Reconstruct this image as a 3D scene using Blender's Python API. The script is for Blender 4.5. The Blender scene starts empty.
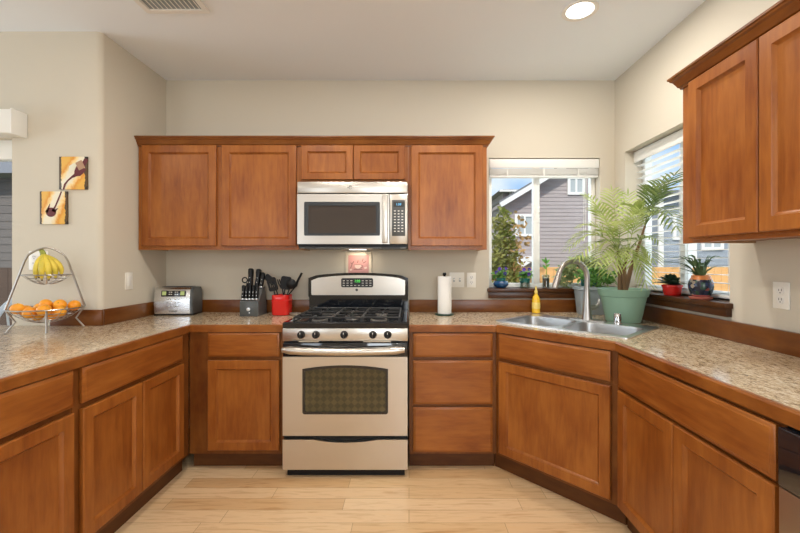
import bpy, bmesh, math, random
from mathutils import Vector, Matrix
R = math.radians
random.seed(7)
scn = bpy.context.scene
COL = scn.collection

# ------------------------------------------------------------------ camera
cam_d = bpy.data.cameras.new('camera'); cam = bpy.data.objects.new('camera', cam_d); COL.objects.link(cam)
cam.location = (0, -3.1, 1.306); cam.rotation_euler = (R(90), 0, 0)
cam_d.sensor_width = 36; cam_d.lens = 395 * 36 / 800
cam_d.shift_x = -9 / 800; cam_d.shift_y = -4.5 / 800
cam_d.clip_start = 0.05; cam_d.clip_end = 300
scn.camera = cam
# ------------------------------------------------------------------ world, lights, exposure
scn.view_settings.view_transform = 'Standard'; scn.view_settings.look = 'None'
scn.view_settings.gamma = 1; scn.view_settings.use_curve_mapping = False
scn.view_settings.exposure = 0.0
w = bpy.data.worlds.new('sky'); scn.world = w; w.use_nodes = True
nt = w.node_tree; nt.nodes.clear()
o_ = nt.nodes.new('ShaderNodeOutputWorld'); bg = nt.nodes.new('ShaderNodeBackground')
tc = nt.nodes.new('ShaderNodeTexCoord'); ns = nt.nodes.new('ShaderNodeTexNoise'); cr = nt.nodes.new('ShaderNodeValToRGB')
ns.inputs['Scale'].default_value = 3.0; ns.inputs['Detail'].default_value = 5
cr.color_ramp.elements[0].position = .42; cr.color_ramp.elements[0].color = (.38, .60, .95, 1)
cr.color_ramp.elements[1].position = .58; cr.color_ramp.elements[1].color = (.95, .97, 1, 1)
nt.links.new(tc.outputs['Generated'], ns.inputs['Vector']); nt.links.new(ns.outputs[0], cr.inputs[0])
nt.links.new(cr.outputs[0], bg.inputs[0]); nt.links.new(bg.outputs[0], o_.inputs[0]); bg.inputs[1].default_value = 1.15

def light(name, kind, loc, rot, energy, color=(1, 1, 1), **kw):
    d = bpy.data.lights.new(name, kind); d.energy = energy; d.color = color
    for k, v in kw.items(): setattr(d, k, v)
    o = bpy.data.objects.new(name, d); COL.objects.link(o); o.location = loc; o.rotation_euler = rot
    return o
sun = light('sun', 'SUN', (0, -10, 20), (0, 0, 0), 3.4, (1, .95, .86), angle=R(2))
sun.rotation_euler = Vector((.45, .72, -.55)).to_track_quat('-Z', 'Y').to_euler()
# rear and dining area lights: unseen window daylight, partly added for brightness
light('rear_daylight_fill', 'AREA', (-3.55, -6.95, 1.65), (R(108), 0, 0), 28, (.88, .95, 1), shape='RECTANGLE', size=1.3, size_y=1.5)
light('rear_daylight_fill', 'AREA', (.65, -6.95, 1.65), (R(110), 0, 0), 70, (.88, .95, 1), shape='RECTANGLE', size=1.4, size_y=1.5)  # added fill in an invented rear window, evens out the walls
light('added_dining_fill', 'AREA', (-5.9, -1.95, 1.4), (R(110), 0, R(-90)), 66, (.80, .92, 1), shape='RECTANGLE', size=2.1, size_y=2.0)  # added fill from an invented window on the unseen dining side
light('kitchen_window_daylight', 'AREA', (1.07, .13, 1.62), (R(-90), 0, 0), 3, (.88, .95, 1), shape='RECTANGLE', size=.8, size_y=.9)
light('side_window_daylight', 'AREA', (1.84, -.63, 1.62), (R(90), 0, R(90)), 3.5, (.88, .95, 1), shape='RECTANGLE', size=.9, size_y=.9)
LAMP_POWER = 13
LAMPS = [(.967, -.866), (-.85, -1.45), (.25, -1.45), (-.85, -3.9), (.9, -4.2), (-3.4, -3.4)]  # first lamp is the visible one, the rest are added for brightness

# ------------------------------------------------------------------ helpers: materials
def mat(name):
    m = bpy.data.materials.new(name); m.use_nodes = True
    nt = m.node_tree; b = nt.nodes['Principled BSDF']
    return m, nt, b
def P(name, col, rough=.5, metal=0, **kw):
    m, nt, b = mat(name)
    b.inputs['Base Color'].default_value = (*col, 1); b.inputs['Roughness'].default_value = rough; b.inputs['Metallic'].default_value = metal
    for k, v in kw.items(): b.inputs[k].default_value = v
    return m
def ramp(nt, fac, stops):
    r = nt.nodes.new('ShaderNodeValToRGB'); e = r.color_ramp.elements
    while len(e) > 1: e.remove(e[-1])
    e[0].position = stops[0][0]; e[0].color = (*stops[0][1], 1)
    for p, c in stops[1:]:
        n = e.new(p); n.color = (*c, 1)
    nt.links.new(fac, r.inputs[0]); return r.outputs[0]
def coords(nt, scale=(1, 1, 1), rnd=True, rot=(0, 0, 0)):
    t = nt.nodes.new('ShaderNodeTexCoord'); mp = nt.nodes.new('ShaderNodeMapping')
    mp.inputs['Scale'].default_value = scale; mp.inputs['Rotation'].default_value = rot
    nt.links.new(t.outputs['Object'], mp.inputs['Vector'])
    if rnd:
        oi = nt.nodes.new('ShaderNodeObjectInfo'); mu = nt.nodes.new('ShaderNodeMath'); mu.operation = 'MULTIPLY'; mu.inputs[1].default_value = 37
        nt.links.new(oi.outputs['Random'], mu.inputs[0])
        cb = nt.nodes.new('ShaderNodeCombineXYZ')
        for i in range(3): nt.links.new(mu.outputs[0], cb.inputs[i])
        nt.links.new(cb.outputs[0], mp.inputs['Location'])
    return mp.outputs[0]
def noise(nt, vec, scale=5, detail=4, rough=.55, dist=0):
    n = nt.nodes.new('ShaderNodeTexNoise'); n.inputs['Scale'].default_value = scale; n.inputs['Detail'].default_value = detail
    n.inputs['Roughness'].default_value = rough; n.inputs['Distortion'].default_value = dist
    nt.links.new(vec, n.inputs['Vector']); return n.outputs[0]
def mixc(nt, fac, a, b, mode='MIX'):
    m = nt.nodes.new('ShaderNodeMix'); m.data_type = 'RGBA'; m.blend_type = mode
    for s, v in ((0, fac), (6, a), (7, b)):
        if isinstance(v, (int, float)): m.inputs[s].default_value = v
        elif isinstance(v, tuple): m.inputs[s].default_value = (*v, 1)
        else: nt.links.new(v, m.inputs[s])
    return m.outputs[2]
def bump(nt, b, h, strength=.1, dist=.002):
    n = nt.nodes.new('ShaderNodeBump'); n.inputs['Strength'].default_value = strength; n.inputs['Distance'].default_value = dist
    nt.links.new(h, n.inputs['Height']); nt.links.new(n.outputs[0], b.inputs['Normal'])

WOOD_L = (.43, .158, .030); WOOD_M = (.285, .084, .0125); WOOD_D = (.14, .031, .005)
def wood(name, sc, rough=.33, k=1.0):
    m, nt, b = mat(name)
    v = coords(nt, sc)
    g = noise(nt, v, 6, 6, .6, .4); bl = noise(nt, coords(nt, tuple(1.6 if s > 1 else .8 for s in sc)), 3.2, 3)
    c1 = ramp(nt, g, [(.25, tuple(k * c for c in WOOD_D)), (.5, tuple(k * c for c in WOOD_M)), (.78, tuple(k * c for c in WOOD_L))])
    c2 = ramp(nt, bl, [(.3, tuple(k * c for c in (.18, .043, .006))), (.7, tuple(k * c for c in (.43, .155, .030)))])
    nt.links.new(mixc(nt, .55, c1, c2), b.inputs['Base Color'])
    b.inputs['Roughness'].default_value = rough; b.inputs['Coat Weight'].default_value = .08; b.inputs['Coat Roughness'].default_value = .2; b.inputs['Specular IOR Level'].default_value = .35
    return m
M = {}
M['wood_v'] = wood('stained_maple_upright', (7, 7, .9))
M['wood_h'] = wood('stained_maple_lengthwise', (.9, 7, 7))
M['frame'] = wood('stained_maple_frame', (5, 5, 1.2), .38, .58)
M['edge'] = wood('stained_maple_edge', (2.5, 2.5, 6), .3, .82)
M['splash'] = wood('stained_maple_splash', (1.2, 1.2, 6), .28, .5)
M['crown'] = wood('stained_maple_crown', (1.2, 4, 6), .3, .62)
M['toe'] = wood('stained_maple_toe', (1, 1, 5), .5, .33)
M['sill'] = wood('dark_sill_wood', (1.5, 1.5, 8), .3, .22)
M['cabinet_under'] = P('cabinet_underside', (.42, .25, .13), .6)
def wallmat(name, c, sc=90):
    m, nt, b = mat(name)
    v = coords(nt, rnd=False); n = noise(nt, v, sc, 3)
    b.inputs['Base Color'].default_value = (*c, 1); b.inputs['Roughness'].default_value = .85; bump(nt, b, n, .12, .002); return m
M['wall'] = wallmat('beige_wall_paint', (.63, .575, .475))
M['ceiling'] = wallmat('ceiling_paint', (.83, .87, .92), 60)
def floormat():
    m, nt, b = mat('maple_floor')
    v = coords(nt, rnd=False)
    br = nt.nodes.new('ShaderNodeTexBrick'); nt.links.new(v, br.inputs['Vector'])
    br.offset = .37; br.offset_frequency = 2; br.squash = .8; br.squash_frequency = 3
    for k, x in (('Scale', 1), ('Mortar Size', .0012), ('Mortar Smooth', .2), ('Bias', 0), ('Brick Width', .95), ('Row Height', .102)): br.inputs[k].default_value = x
    br.inputs['Color1'].default_value = (0, 0, 0, 1); br.inputs['Color2'].default_value = (1, 1, 1, 1); br.inputs['Mortar'].default_value = (.5, .5, .5, 1)
    plank = ramp(nt, br.outputs['Color'], [(0, (.60, .375, .185)), (.35, (.70, .475, .26)), (.7, (.77, .565, .345)), (1, (.66, .44, .225))])
    g = noise(nt, coords(nt, (1.2, 14, 1), False), 4, 6, .6, .8)
    gr = ramp(nt, g, [(.3, (.72, .60, .46)), (.5, (1, 1, 1)), (.75, (1.0, .95, .86))])
    c = mixc(nt, .8, plank, gr, 'MULTIPLY')
    k = noise(nt, coords(nt, (1.0, 5, 1), False), 2.3, 3, .5, .5)
    kr = ramp(nt, k, [(.66, (1, 1, 1)), (.74, (.74, .58, .42))])
    c = mixc(nt, .8, c, kr, 'MULTIPLY')
    c = mixc(nt, br.outputs['Fac'], c, (.34, .2, .09))
    nt.links.new(c, b.inputs['Base Color']); b.inputs['Roughness'].default_value = .32
    return m
M['floor'] = floormat()
def countermat():
    m, nt, b = mat('speckled_laminate')
    a = noise(nt, coords(nt, (2.8, 1, 1), False, (0, 0, R(-8))), 38, 7, .75, .6)
    f = noise(nt, coords(nt, (1, 1, 1), False), 170, 4, .7)
    big = noise(nt, coords(nt, (1.8, 1, 1), False), 6, 3)
    c = ramp(nt, a, [(.34, (.13, .085, .045)), (.43, (.38, .28, .17)), (.50, (.66, .54, .38)), (.64, (.82, .745, .62))])
    f2 = ramp(nt, f, [(.38, (.45, .36, .28)), (.52, (1, 1, 1))])
    c = mixc(nt, .6, c, f2, 'MULTIPLY')
    c = mixc(nt, .55, c, ramp(nt, big, [(.35, (.76, .68, .54)), (.65, (1.0, .98, .95))]), 'MULTIPLY')
    nt.links.new(c, b.inputs['Base Color']); b.inputs['Roughness'].default_value = .16; b.inputs['Specular IOR Level'].default_value = .6
    return m
M['counter'] = countermat()
def steel(name, c=(.61, .575, .525), r=.3, ax=(60, 1, 1)):
    m, nt, b = mat(name)
    n = noise(nt, coords(nt, ax, False), 40, 3)
    rr = nt.nodes.new('ShaderNodeMapRange'); rr.inputs[3].default_value = r - .06; rr.inputs[4].default_value = r + .08
    nt.links.new(n, rr.inputs[0]); nt.links.new(rr.outputs[0], b.inputs['Roughness'])
    b.inputs['Base Color'].default_value = (*c, 1); b.inputs['Metallic'].default_value = 1; return m
M['steel'] = steel('brushed_steel', ax=(1, 1, 60))
M['sink'] = steel('sink_steel', (.74, .74, .73), .30)
M['sink_bowl_shaded'] = steel('sink_bowl_shaded_steel', (.45, .45, .45), .36)  # darker copy of the sink steel, bowl shade put into its colour
M['nickel'] = P('brushed_nickel', (.47, .44, .41), .34, 1)
M['chrome'] = P('chrome', (.8, .8, .8), .1, 1)
M['wire'] = P('grey_wire', (.46, .44, .42), .3, 1)
M['black'] = P('black_plastic', (.006, .006, .007), .42, 0, **{'Specular IOR Level': .3})
M['black_gloss'] = P('black_enamel', (.008, .010, .014), .08, 0, **{'Coat Weight': .5})
M['iron'] = P('cast_iron', (.02, .02, .021), .35)
M['dark_glass'] = P('dark_glass', (.055, .045, .04), .06)
M['grey_panel'] = P('grey_panel', (.075, .08, .08), .3)
M['mesh_grey'] = P('window_surround', (.03, .034, .038), .25)
M['white'] = P('white_plastic', (.82, .80, .76), .4)
M['vinyl'] = P('white_vinyl', (.84, .84, .80), .4)
M['blind'] = P('blind_slat', (.84, .83, .79), .5)
M['cord'] = P('cord', (.8, .79, .74), .7)
M['ivory'] = P('ivory_plate', (.84, .81, .74), .35)
M['slot'] = P('slot_dark', (.03, .03, .03), .5)
M['paper'] = P('paper_towel', (.86, .845, .81), .9)
M['red'] = P('red_glaze', (.62, .018, .014), .15)
M['silver_grey'] = P('toaster_steel', (.72, .73, .74), .24, 1)
M['grey_block'] = P('grey_block', (.12, .12, .12), .45)
M['rivet'] = P('rivet', (.7, .7, .7), .3, 1)
def orange_mat():
    m, nt, b = mat('orange_peel'); n = noise(nt, coords(nt), 150, 2); bump(nt, b, n, .25, .001)
    c = ramp(nt, noise(nt, coords(nt), 14, 2), [(.35, (.86, .30, .012)), (.65, (.95, .44, .03))])
    nt.links.new(c, b.inputs['Base Color']); b.inputs['Roughness'].default_value = .38; return m
M['orange'] = orange_mat()
def banana_mat():
    m, nt, b = mat('banana_peel')
    c = ramp(nt, noise(nt, coords(nt), 18, 3), [(.35, (.62, .50, .05)), (.62, (.80, .62, .08)), (.8, (.52, .52, .06))])
    nt.links.new(c, b.inputs['Base Color']); b.inputs['Roughness'].default_value = .45; return m
M['banana'] = banana_mat()
M['banana_stem'] = P('banana_stem', (.30, .34, .05), .6)
M['brown_tip'] = P('brown_tip', (.10, .06, .02), .7)
def leafmat(name, c1, c2, trans=.4, sc=12):
    m, nt, b = mat(name)
    c = ramp(nt, noise(nt, coords(nt), sc, 2), [(.35, c1), (.65, c2)])
    nt.links.new(c, b.inputs['Base Color']); b.inputs['Roughness'].default_value = .45
    tr = nt.nodes.new('ShaderNodeBsdfTranslucent'); mx = nt.nodes.new('ShaderNodeMixShader'); mx.inputs[0].default_value = trans
    nt.links.new(c, tr.inputs[0]); nt.links.new(b.outputs[0], mx.inputs[1]); nt.links.new(tr.outputs[0], mx.inputs[2])
    nt.links.new(mx.outputs[0], nt.nodes['Material Output'].inputs[0]); return m
M['palm'] = leafmat('palm_leaf', (.28, .37, .08), (.56, .62, .23), .42, 9)
M['palm_dark'] = leafmat('palm_leaf_darker', (.13, .20, .05), (.30, .38, .13), .35, 9)
M['leaf'] = leafmat('green_leaf', (.09, .28, .05), (.28, .48, .13), .4)
M['leaf_pale'] = leafmat('pale_leaf', (.26, .36, .14), (.56, .62, .34), .45)
M['leaf_dark'] = leafmat('dark_leaf', (.02, .05, .03), (.09, .15, .08), .15)
M['cactus'] = leafmat('cactus_leaf', (.035, .085, .035), (.14, .22, .09), .15)
M['tree_leaf'] = leafmat('tree_leaf', (.22, .27, .05), (.46, .42, .13), .4, 3)
M['tree_autumn'] = leafmat('tree_autumn_leaf', (.45, .27, .10), (.60, .38, .16), .4, 3)
M['violet'] = leafmat('violet_petal', (.07, .03, .34), (.16, .07, .52), .2)
M['bark'] = P('bark', (.20, .11, .06), .9)
M['stem'] = P('brown_stem', (.23, .13, .06), .8)
M['soil'] = P('soil', (.04, .027, .018), .95)
M['sage'] = P('sage_pot', (.25, .40, .29), .5)
M['teal'] = P('teal_pot', (.015, .135, .12), .4)
M['planter'] = P('grey_planter', (.30, .34, .36), .55)
M['blue_glaze'] = P('blue_glaze', (.012, .075, .20), .08, 0, **{'Coat Weight': .6})
M['dark_tray'] = P('dark_tray', (.09, .11, .14), .3)
M['green_base'] = P('dark_green_base', (.01, .045, .035), .3)
M['pebbles'] = P('pebbles', (.06, .055, .05), .7)
M['soap'] = P('amber_soap', (.85, .52, .03), .1, 0, **{'Coat Weight': .5})
M['soap_top'] = P('amber_pump', (.80, .60, .16), .35)
M['terracotta'] = P('terracotta', (.55, .16, .11), .6)
def glassmat(name, tint=(1, 1, 1), refl=.06):
    m, nt, b = mat(name); nt.nodes.remove(b)
    t = nt.nodes.new('ShaderNodeBsdfTransparent'); t.inputs[0].default_value = (*tint, 1)
    g = nt.nodes.new('ShaderNodeBsdfGlossy'); g.inputs['Roughness'].default_value = .02
    mx = nt.nodes.new('ShaderNodeMixShader'); mx.inputs[0].default_value = refl
    nt.links.new(t.outputs[0], mx.inputs[1]); nt.links.new(g.outputs[0], mx.inputs[2]); nt.links.new(mx.outputs[0], nt.nodes['Material Output'].inputs[0]); return m
M['glass'] = glassmat('window_glass', (.97, .985, .98), .015)
M['jar'] = glassmat('jar_glass', (.86, .90, .88), .14)
def emit(name, c, s):
    m, nt, b = mat(name); b.inputs['Base Color'].default_value = (*c, 1); b.inputs['Emission Color'].default_value = (*c, 1); b.inputs['Emission Strength'].default_value = s; return m
M['lamp'] = emit('lamp_glow', (1, .97, .90), 4)
M['green_led'] = emit('green_display', (.10, .9, .12), 1.0)
M['blue_led'] = emit('blue_display', (.10, .45, .8), .8)
M['lcd'] = emit('lcd_yellowgreen', (.35, .42, .16), .25)
def ovenglass():
    m, nt, b = mat('oven_glass')
    v = coords(nt, (1, 1, 1), False, (0, R(45), 0))
    ck = nt.nodes.new('ShaderNodeTexChecker'); ck.inputs['Scale'].default_value = 34
    sp = nt.nodes.new('ShaderNodeSeparateXYZ'); cb = nt.nodes.new('ShaderNodeCombineXYZ'); nt.links.new(v, sp.inputs[0])
    nt.links.new(sp.outputs[0], cb.inputs[0]); nt.links.new(sp.outputs[2], cb.inputs[1]); nt.links.new(cb.outputs[0], ck.inputs['Vector'])
    ck.inputs['Color1'].default_value = (.100, .082, .042, 1); ck.inputs['Color2'].default_value = (.062, .054, .030, 1)
    n = noise(nt, coords(nt, (1, 1, 3), False), 6, 2)
    c = mixc(nt, .6, ck.outputs[0], ramp(nt, n, [(.3, (.55, .6, .5)), (.7, (1.25, 1.15, 1))]), 'MULTIPLY')
    nt.links.new(c, b.inputs['Base Color']); b.inputs['Roughness'].default_value = .12; return m
M['oven_glass'] = ovenglass()
def sidingmat(name, c):
    m, nt, b = mat(name); n = noise(nt, coords(nt, (.5, .5, 8), False), 3, 3)
    nt.links.new(ramp(nt, n, [(.3, tuple(.9 * x for x in c)), (.7, tuple(1.08 * x for x in c))]), b.inputs['Base Color']); b.inputs['Roughness'].default_value = .8; return m
M['siding'] = sidingmat('mauve_grey_siding', (.40, .345, .345))
M['siding_blue'] = sidingmat('blue_grey_siding', (.33, .37, .43))
M['siding_brown'] = sidingmat('brown_grey_siding', (.15, .13, .125))
M['trim_white'] = P('white_trim', (.85, .84, .82), .6)
M['roof'] = P('grey_shingle', (.20, .20, .215), .9)
M['house_glass'] = P('house_window_glass', (.42, .46, .48), .15)
M['fence'] = sidingmat('cedar_fence', (.80, .43, .17))
M['fence_dark'] = sidingmat('dark_brown_fence', (.085, .05, .035))
def grassmat():
    m, nt, b = mat('lawn'); n = noise(nt, coords(nt, rnd=False), 3, 5)
    nt.links.new(ramp(nt, n, [(.3, (.14, .18, .06)), (.7, (.26, .28, .11))]), b.inputs['Base Color']); b.inputs['Roughness'].default_value = .95; return m
M['lawn'] = grassmat()
M['concrete'] = P('patio_concrete', (.62, .61, .58), .8)
def canvasmat(name, dx, dz):
    """cream streak along a diagonal, orange glow beside it, ragged black border"""
    m, nt, b = mat(name)
    t = nt.nodes.new('ShaderNodeTexCoord'); sp = nt.nodes.new('ShaderNodeSeparateXYZ'); nt.links.new(t.outputs['Object'], sp.inputs[0])
    def mth(op, a, b_=None):
        n = nt.nodes.new('ShaderNodeMath'); n.operation = op
        for i, v in enumerate((a, b_)):
            if v is None: continue
            if isinstance(v, (int, float)): n.inputs[i].default_value = v
            else: nt.links.new(v, n.inputs[i])
        return n.outputs[0]
    x, z = sp.outputs[0], sp.outputs[2]
    nz = noise(nt, t.outputs['Object'], 40, 4)
    wob = mth('MULTIPLY', mth('SUBTRACT', nz, .5), .05)
    d = mth('ADD', mth('ABSOLUTE', mth('ADD', mth('MULTIPLY', x, dx), mth('MULTIPLY', z, dz))), wob)
    c = ramp(nt, mth('MULTIPLY', d, 10), [(.18, (.84, .77, .60)), (.36, (.90, .66, .28)), (.55, (.74, .30, .03)), (.75, (.80, .45, .08))])
    ex = mth('ADD', mth('ABSOLUTE', x), mth('MULTIPLY', wob, .5))
    edge = mth('GREATER_THAN', ex, .072)
    e2 = mth('GREATER_THAN', mth('ADD', mth('MULTIPLY', mth('ABSOLUTE', x), .7), mth('MULTIPLY', mth('ABSOLUTE', z), .6)), .108)
    c = mixc(nt, mth('MAXIMUM', mth('MULTIPLY', edge, .92), e2), c, (.035, .025, .018))
    nt.links.new(c, b.inputs['Base Color']); b.inputs['Roughness'].default_value = .6; return m
M['canvas_bottle'] = canvasmat('painted_canvas_bottle', .8, -.6)
M['canvas_glass'] = canvasmat('painted_canvas_glass', .93, -.36)
M['wine'] = P('wine_paint', (.12, .012, .014), .5)
M['label_paint'] = P('label_paint', (.42, .25, .15), .6)
M['cream_paint'] = P('cream_paint', (.80, .76, .60), .6)
M['tile'] = P('cream_tile', (.80, .70, .55), .3)
M['pink'] = P('pink_tile', (.66, .33, .31), .35)
M['pink_dark'] = P('dark_pink_paint', (.22, .10, .10), .5)
M['pink_light'] = P('light_pink_paint', (.85, .66, .60), .4)
def talavera():
    m, nt, b = mat('painted_pot')
    t = nt.nodes.new('ShaderNodeTexCoord'); sp = nt.nodes.new('ShaderNodeSeparateXYZ'); nt.links.new(t.outputs['Object'], sp.inputs[0])
    v = nt.nodes.new('ShaderNodeTexVoronoi'); v.inputs['Scale'].default_value = 62; nt.links.new(t.outputs['Object'], v.inputs['Vector'])
    s2 = nt.nodes.new('ShaderNodeSeparateXYZ'); nt.links.new(v.outputs['Color'], s2.inputs[0])
    pat = ramp(nt, s2.outputs[0], [(0, (.015, .018, .035)), (.3, (.02, .035, .10)), (.42, (.02, .06, .035)), (.6, (.34, .28, .22)), (.72, (.03, .04, .07)), (.9, (.25, .06, .05))])
    for e in pat.node.color_ramp.elements: pass
    pat.node.color_ramp.interpolation = 'CONSTANT'
    mr = nt.nodes.new('ShaderNodeMapRange'); mr.inputs[1].default_value = 0; mr.inputs[2].default_value = .135; nt.links.new(sp.outputs[2], mr.inputs[0])
    up = ramp(nt, mr.outputs[0], [(0, (0, 0, 0)), (.80, (1, 1, 1))]); up.node.color_ramp.interpolation = 'CONSTANT'
    lo = ramp(nt, mr.outputs[0], [(0, (1, 1, 1)), (.17, (0, 0, 0))]); lo.node.color_ramp.interpolation = 'CONSTANT'
    c = mixc(nt, up, pat, (.70, .24, .07)); c = mixc(nt, lo, c, (.50, .13, .12))
    nt.links.new(c, b.inputs['Base Color']); b.inputs['Roughness'].default_value = .25; return m
M['talavera'] = talavera()

# ------------------------------------------------------------------ helpers: geometry
class MB:
    def __init__(s): s.bm = bmesh.new()
    def box(s, x0, y0, z0, x1, y1, z1, bev=0, seg=2, rot=None, piv=None):
        r = bmesh.ops.create_cube(s.bm, size=1)['verts']
        for v in r: v.co = Vector(((x0 + x1) / 2 + v.co.x * (x1 - x0), (y0 + y1) / 2 + v.co.y * (y1 - y0), (z0 + z1) / 2 + v.co.z * (z1 - z0)))
        new = list(r)
        if bev > 0:
            es = list({e for v in r for e in v.link_edges})
            out = bmesh.ops.bevel(s.bm, geom=es, offset=bev, segments=seg, profile=.5, affect='EDGES')
            new = list({v for f in out['faces'] for v in f.verts} | {v for v in out['verts']})
        if rot is not None:
            for v in new: v.co = piv + rot @ (v.co - piv)
        return s
    def loft(s, rings, closed=True, caps=(True, True)):
        vr = [[s.bm.verts.new(p) for p in ring] for ring in rings]
        n = len(vr[0])
        for a, b in zip(vr, vr[1:]):
            for i in range(n if closed else n - 1):
                j = (i + 1) % n
                try: s.bm.faces.new((a[i], a[j], b[j], b[i]))
                except ValueError: pass
        if caps[0] and n > 2: s.bm.faces.new(vr[0][::-1])
        if caps[1] and n > 2: s.bm.faces.new(vr[-1])
        return s
    def panel(s, x0, z0, x1, z1, rings, caps=(True, True)):
        return s.loft([[(x0 + i, y, z0 + i), (x1 - i, y, z0 + i), (x1 - i, y, z1 - i), (x0 + i, y, z1 - i)] for i, y in rings], caps=caps)
    def prism(s, poly, a, b, plane='xy'):
        f = {'xy': lambda p, t: (p[0], p[1], t), 'xz': lambda p, t: (p[0], t, p[1]), 'yz': lambda p, t: (t, p[0], p[1])}[plane]
        return s.loft([[f(p, a) for p in poly], [f(p, b) for p in poly]])
    def tube(s, pts, r, n=8, caps=True):
        pts = [Vector(p) for p in pts]; rings = []
        rs = r if isinstance(r, (list, tuple)) else [r] * len(pts)
        up = None
        for i, p in enumerate(pts):
            t = (pts[min(i + 1, len(pts) - 1)] - pts[max(i - 1, 0)])
            t = t.normalized() if t.length > 1e-9 else Vector((0, 0, 1))
            if up is None: up = t.orthogonal().normalized()
            up = (up - t * up.dot(t)); up = up.normalized() if up.length > 1e-6 else t.orthogonal().normalized()
            q = t.cross(up)
            rings.append([p + rs[i] * (math.cos(2 * math.pi * k / n) * up + math.sin(2 * math.pi * k / n) * q) for k in range(n)])
        return s.loft(rings, caps=(caps, caps))
    def ring(s, c, rad, r, n=40, k=6, axis='z'):
        rings = []
        for i in range(n + 1):
            a = 2 * math.pi * i / n; ca, sa = math.cos(a), math.sin(a); rg = []
            for j in range(k):
                b = 2 * math.pi * j / k; rr = rad + r * math.cos(b); h = r * math.sin(b)
                p = (rr * ca, rr * sa, h) if axis == 'z' else (rr * ca, h, rr * sa)
                rg.append((c[0] + p[0], c[1] + p[1], c[2] + p[2]))
            rings.append(rg)
        return s.loft(rings, caps=(False, False))
    def lathe(s, prof, c=(0, 0, 0), n=28, caps=(True, True), axis='z'):
        rings = []
        for r, z in prof:
            ring = []
            for i in range(n):
                a = 2 * math.pi * i / n
                if axis == 'z': ring.append((c[0] + r * math.cos(a), c[1] + r * math.sin(a), c[2] + z))
                else: ring.append((c[0] + r * math.cos(a), c[1] + z, c[2] + r * math.sin(a)))
            rings.append(ring)
        return s.loft(rings, caps=caps)
    def ball(s, c, r, sc=(1, 1, 1), u=16, v=10):
        for vtx in bmesh.ops.create_uvsphere(s.bm, u_segments=u, v_segments=v, radius=r)['verts']:
            vtx.co = Vector((c[0] + vtx.co.x * sc[0], c[1] + vtx.co.y * sc[1], c[2] + vtx.co.z * sc[2]))
        return s
    def face(s, pts):
        s.bm.faces.new([s.bm.verts.new(p) for p in pts]); return s
    def leaf(s, base, tip, wdt, nrm=Vector((0, 0, 1)), fold=.25, sag=0.0, n=3):
        base, tip = Vector(base), Vector(tip); d = tip - base; L = d.length
        side = d.cross(nrm)
        side = side.normalized() if side.length > 1e-7 else d.orthogonal().normalized()
        up = side.cross(d).normalized(); prev = None
        for i in range(n + 1):
            t = i / n; wv = wdt * math.sin(math.pi * (.12 + .88 * t)) ** .8 if i < n else .0008
            c = base + d * t + Vector((0, 0, -sag * L * t * t))
            row = [s.bm.verts.new(c + side * wv + up * wv * fold), s.bm.verts.new(c), s.bm.verts.new(c - side * wv + up * wv * fold)]
            if prev:
                for k in range(2): s.bm.faces.new((prev[k], prev[k + 1], row[k + 1], row[k]))
            prev = row
        return s
    def xf(s, m):
        bmesh.ops.transform(s.bm, matrix=m, verts=s.bm.verts); return s
    def build(s, name, m, parent=None, ang=35, loc=None, recalc=True):
        if recalc: bmesh.ops.recalc_face_normals(s.bm, faces=s.bm.faces)
        me = bpy.data.meshes.new(name); s.bm.to_mesh(me); s.bm.free()
        me.materials.append(M[m] if isinstance(m, str) else m)
        if ang:
            for p in me.polygons: p.use_smooth = True
            me.set_sharp_from_angle(angle=R(ang))
        o = bpy.data.objects.new(name, me); COL.objects.link(o)
        if parent: o.parent = parent
        if loc: o.location = loc
        return o
def cut_prism(outer, holes, z0, z1):
    """flat polygon with holes, given thickness z0..z1, as an MB"""
    cu = bpy.data.curves.new('t', 'CURVE'); cu.dimensions = '2D'; cu.fill_mode = 'BOTH'; cu.extrude = (z1 - z0) / 2
    for poly in [outer] + holes:
        sp = cu.splines.new('POLY'); sp.points.add(len(poly) - 1); sp.use_cyclic_u = True
        for p, q in zip(sp.points, poly): p.co = (q[0], q[1], 0, 1)
    ob = bpy.data.objects.new('t', cu); COL.objects.link(ob)
    dg = bpy.context.evaluated_depsgraph_get(); me = bpy.data.meshes.new_from_object(ob.evaluated_get(dg))
    mb = MB(); mb.bm.from_mesh(me); bmesh.ops.remove_doubles(mb.bm, verts=mb.bm.verts, dist=1e-5)
    for v in mb.bm.verts: v.co.z += (z0 + z1) / 2
    bpy.data.objects.remove(ob); bpy.data.meshes.remove(me); return mb
def rrect(x0, y0, x1, y1, r, n=5):
    out = []
    for cx, cy, a0 in ((x1 - r, y1 - r, 0), (x0 + r, y1 - r, 90), (x0 + r, y0 + r, 180), (x1 - r, y0 + r, 270)):
        for i in range(n + 1):
            a = R(a0 + 90 * i / n); out.append((cx + r * math.cos(a), cy + r * math.sin(a)))
    return out
def rect(x0, y0, x1, y1): return [(x0, y0), (x1, y0), (x1, y1), (x0, y1)]
def thing(name, label, cat, loc=(0, 0, 0), rz=0, group=None):
    o = bpy.data.objects.new(name, None); COL.objects.link(o); o.empty_display_size = .1
    o.location = loc; o.rotation_euler = (0, 0, R(rz)); o['label'] = label; o['category'] = cat
    if group: o['group'] = group
    return o
def tag(o, label, cat, group=None):
    o['label'] = label; o['category'] = cat
    if group: o['group'] = group
    return o
def struct(o): o['kind'] = 'structure'; return o
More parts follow.
